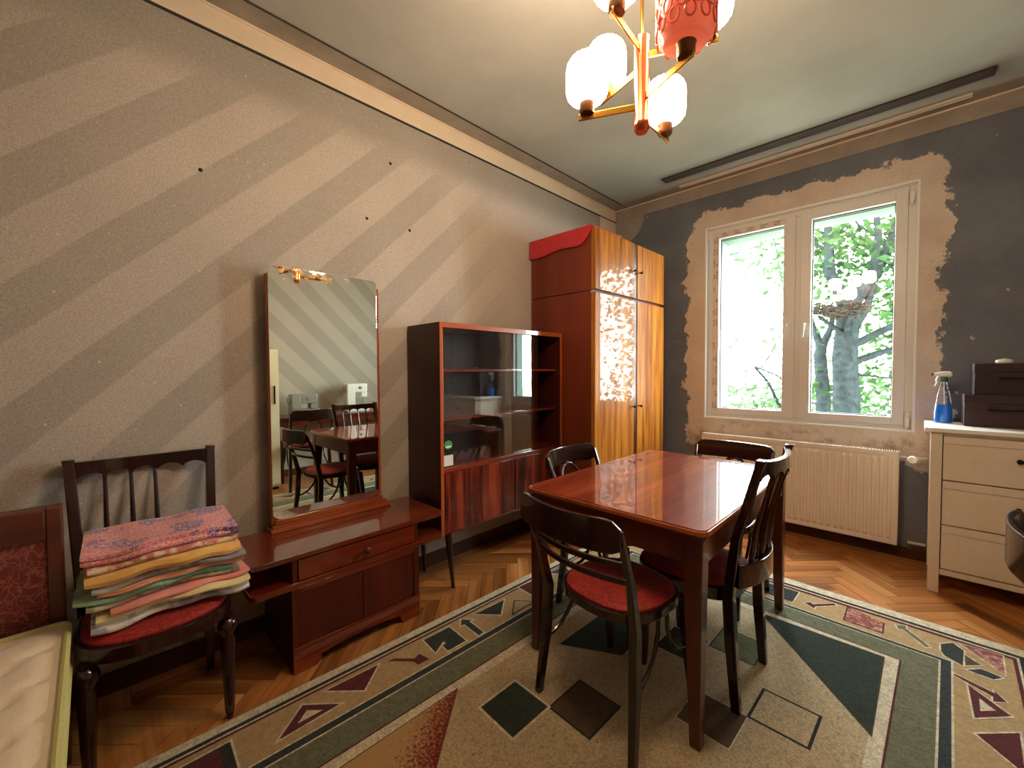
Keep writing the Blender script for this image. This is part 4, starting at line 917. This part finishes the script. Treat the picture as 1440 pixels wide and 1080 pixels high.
motif([(-1.180, 1.205), (-1.0, 1.200), (-1.002, 1.010), (-1.182, 1.018)], 'dgreen', 'cream', .010, sym=False); motif([(-.988, 1.395), (-.806, 1.389), (-.810, 1.198), (-.990, 1.206)], 'brown', 'dark', .008, sym=False)
motif([(-.625, 1.685), (-.440, 1.682), (-.446, 1.492), (-.628, 1.498)], 'brown', 'cream', .004, sym=False); motif([(-.427, 1.872), (-.250, 1.868), (-.256, 1.688), (-.432, 1.690)], 'field', 'dark', .010, sym=False)
motif([(-.865, 2.035), (-.700, 2.03), (-.702, 1.828), (-.867, 1.826)], 'dgreen', 'cream', .006, sym=False); motif([(-.680, 2.195), (-.498, 2.188), (-.500, 2.002), (-.683, 2.005)], 'green', 'dark', .006, sym=False)
motif([(-1.19, 1.53), (-1.18, 1.89), (-.95, 1.90), (-.95, 1.66)], 'dgreen', 'dark', .006, sym=False)  # dark green shape that also paints in the shadow under the slatted chair
for pts, c, e in (([(-.66, 2.845), (-.486, 2.850), (-.490, 2.705), (-.66, 2.700)], 'navy', 'cream'), ([(-.440, 2.742), (-.415, 2.772), (-.405, 2.755), (-.322, 2.845), (-.312, 2.830), (-.392, 2.738), (-.392, 2.712)], 'maroon', 'cream'),
                  ([(-.262, 2.848), (-.175, 2.815), (-.165, 2.775), (-.150, 2.800), (-.118, 2.795), (-.117, 2.690), (-.262, 2.695)], 'red', 'maroon'), ([(-.070, 2.820), (-.035, 2.845), (-.035, 2.815), (.050, 2.705), (.036, 2.688), (-.045, 2.795), (-.060, 2.785)], 'green', 'cream'),
                  ([(.086, 2.770), (.126, 2.819), (.159, 2.773), (.149, 2.63), (.096, 2.666), (.085, 2.701)], 'navy', 'cream'), ([(.150, 2.838), (.280, 2.845), (.272, 2.675)], 'red', 'cream'), ([(.160, 2.734), (.207, 2.690), (.157, 2.640)], 'brown', 'cream'),
                  ([(.160, 2.605), (.205, 2.655), (.262, 2.640), (.235, 2.600)], 'navy', 'cream'), ([(.119, 2.535), (.230, 2.490), (.228, 2.510), (.256, 2.455), (.220, 2.425), (.222, 2.460), (.119, 2.520)], 'maroon', 'cream')): motif(pts, c, e, .006, sym=False)

# ------------------------------------------------------------------ chandelier
CX, CY = -.654, 1.258; ZK = 1.064; Rv = Vector((.711, .703, 0)); Fv = Vector((-.703, .711, 0))
t = thing('chandelier', (CX, CY, ZC), 'copper column chandelier with white opal shades and one pink shade', 'chandelier')
MB().lathe([(0, 2.060), (.018, 2.060), (.025, 2.072), (.025, 2.090), (.0225, 2.094), (.0225, 2.335), (.025, 2.34), (.025, 2.352), (.006, 2.358)], (CX, CY, 0), 24).obj('column', 'copper', t, 0, True)
MB().tube([(CX, CY, 2.350), (CX, CY, 2.90)], .0055, 10).obj('rod', 'brass', t, 0, True); MB().lathe([(.0, 2.885), (.02, 2.885), (.055, 2.93), (.06, ZC), (0, ZC)], (CX, CY, 0), 24).obj('ceiling_cup', 'brass', t, 0, True)
ARMS = [(-.155, .050, 2.092, 0), (.112, .115, 2.064, 0), (-.075, .140, 2.205, 0), (-.106, -.125, 2.252, 0), (.172, -.055, 2.240, 0), (.066, -.158, 2.113, 1)]
for rr, ff, z, red in ARMS:
    rr *= ZK; ff *= ZK; z = CAMH+(z-CAMH)*ZK
    e = Vector((CX, CY, z))+Rv*rr+Fv*ff; d = (Rv*rr+Fv*ff).normalized(); n_ = Vector((-d.y, d.x, 0)); b = Vector((CX, CY, z))
    am = MB(); am.loft([[p-n_*.003+Vector((0, 0, -.010)), p+n_*.003+Vector((0, 0, -.010)), p+n_*.003+Vector((0, 0, .010)), p-n_*.003+Vector((0, 0, .010))] for p in (b+d*.012, e+d*.028)]); arm = am.obj('arm', 'brass', t, .001)
    MB().lathe([(0, .008), (.022, .008), (.025, .014), (.025, .036), (.028, .042), (.024, .043), (0, .043)], e, 20).obj('cup', 'bulbcap', arm, 0, True)
    if not red:
        MB().lathe([(.0, .040), (.030, .040), (.034, .044), (.052, .054), (.064, .068), (.067, .085), (.067, .145), (.064, .165), (.053, .182), (.032, .192), (.0, .195)], e, 120, .03, 20).obj('opal_shade', 'lit', arm, 0, True, label='lit white ribbed glass shade')
        MB().lathe([(.0265, .043), (.0275, .052), (.030, .056), (.0265, .057)], e, 20).obj('shade_ring', 'brass', arm, 0, True)
    else:
        sh = MB().lathe([(.030, .043), (.060, .046), (.072, .06), (.077, .085), (.077, .24), (.074, .265), (.071, .265), (.074, .24), (.074, .085), (.069, .062), (.058, .049), (.030, .046)], e, 40).obj('pink_shade', 'pink', arm, 0, True, label='pink pressed glass shade with loop pattern')
        for row in range(5):
            for k in range(12):
                a0 = 2*PI*(k+.5*(row % 2))/12; zc = .078+row*.036
                pa = [(e.x+.0785*math.cos(a0+.17*math.sin(q*PI/8)), e.y+.0785*math.sin(a0+.17*math.sin(q*PI/8)), e.z+zc+.020*math.cos(q*PI/8)+(.008 if q == 0 else 0)) for q in range(17)]
                if row == 0 and k == 0: lp = MB()
                lp.tube(pa, .0026, 5)
        tag(lp.obj('loop_relief', 'pink_relief', arm, 0, True), kind='stuff')

# ------------------------------------------------------------------ what only the mirror shows: sewing table, machines, cupboard
t = thing('sewing_table', (.93, 2.2, 0), 'long brown sewing table along the wall opposite the mirror', 'table')
box('table_top', .735, 1.132, 1.48, 3.10, .745, .77, 'tableleg', t, .004); box('apron', .765, .785, 1.56, 3.06, .66, .745, 'tableleg', t, .002)
for lx in (.800, 1.09):
    for ly in (1.52, 3.05): MB().post([(lx, ly, 0), (lx, ly, .745)], (.025, .025)).obj('leg', 'tableleg', t, .003)
def machine(name, label, x, y, z, mt, hgt, ln):
    t = thing(name, (x, y, z), label, 'sewing machine'); w_ = .075
    box('bed', x-w_, x+w_, y-ln/2, y+ln/2, z, z+.075, mt, t, .012); box('pillar', x-w_, x+w_, y-ln/2, y-ln/2+.11, z+.075, z+hgt-.0, mt, t, .015); box('arm', x-w_*.9, x+w_*.9, y-ln/2+.11, y+ln/2-.02, z+hgt-.115, z+hgt, mt, t, .015); box('head', x-w_*.8, x+w_*.8, y+ln/2-.10, y+ln/2-.02, z+hgt-.18, z+hgt-.116, mt, t, .008)
    MB().tube([(x, y+ln/2-.06, z+hgt-.18), (x, y+ln/2-.06, z+.08)], .004, 6).obj('needle_bar', 'chrome', t, 0, True)
    m = MB().lathe([(0, 0), (.045, 0), (.05, .008), (.05, .02), (0, .024)], n=20); m.v = [(x+v[0], y-ln/2-v[2], z+hgt-.07+v[1]) for v in m.v]; m.obj('handwheel', 'chrome', t, 0, True)
    m = MB().lathe([(0, 0), (.022, 0), (.02, .01), (0, .012)], n=16); m.v = [(x-w_*.9-v[2], y+.03+v[0], z+hgt-.055+v[1]) for v in m.v]; m.obj('dial', plain('dial_'+name, (150, 120, 120), .4), t, 0, True)
machine('sewing_machine', 'white sewing machine on the brown sewing table', .95, 2.50, .770, 'machine', .37, .30); machine('sewing_machine', 'old grey sewing machine on the brown sewing table', .90, 1.82, .770, 'machine_g', .26, .32)
t = thing('tall_cupboard', (.87, 1.2, 0), 'tall narrow cream cupboard seen in the mirror', 'cupboard'); box('body', .60, 1.132, .93, 1.46, .03, 1.55, 'cup', t, .01); box('door', .585, .599, .935, 1.455, .06, 1.53, 'cup', t, .004); box('handle', .57, .585, 1.40, 1.415, .95, 1.15, 'black', t, .003); box('plinth', .62, 1.12, .95, 1.44, 0, .03, 'black', t, 0)
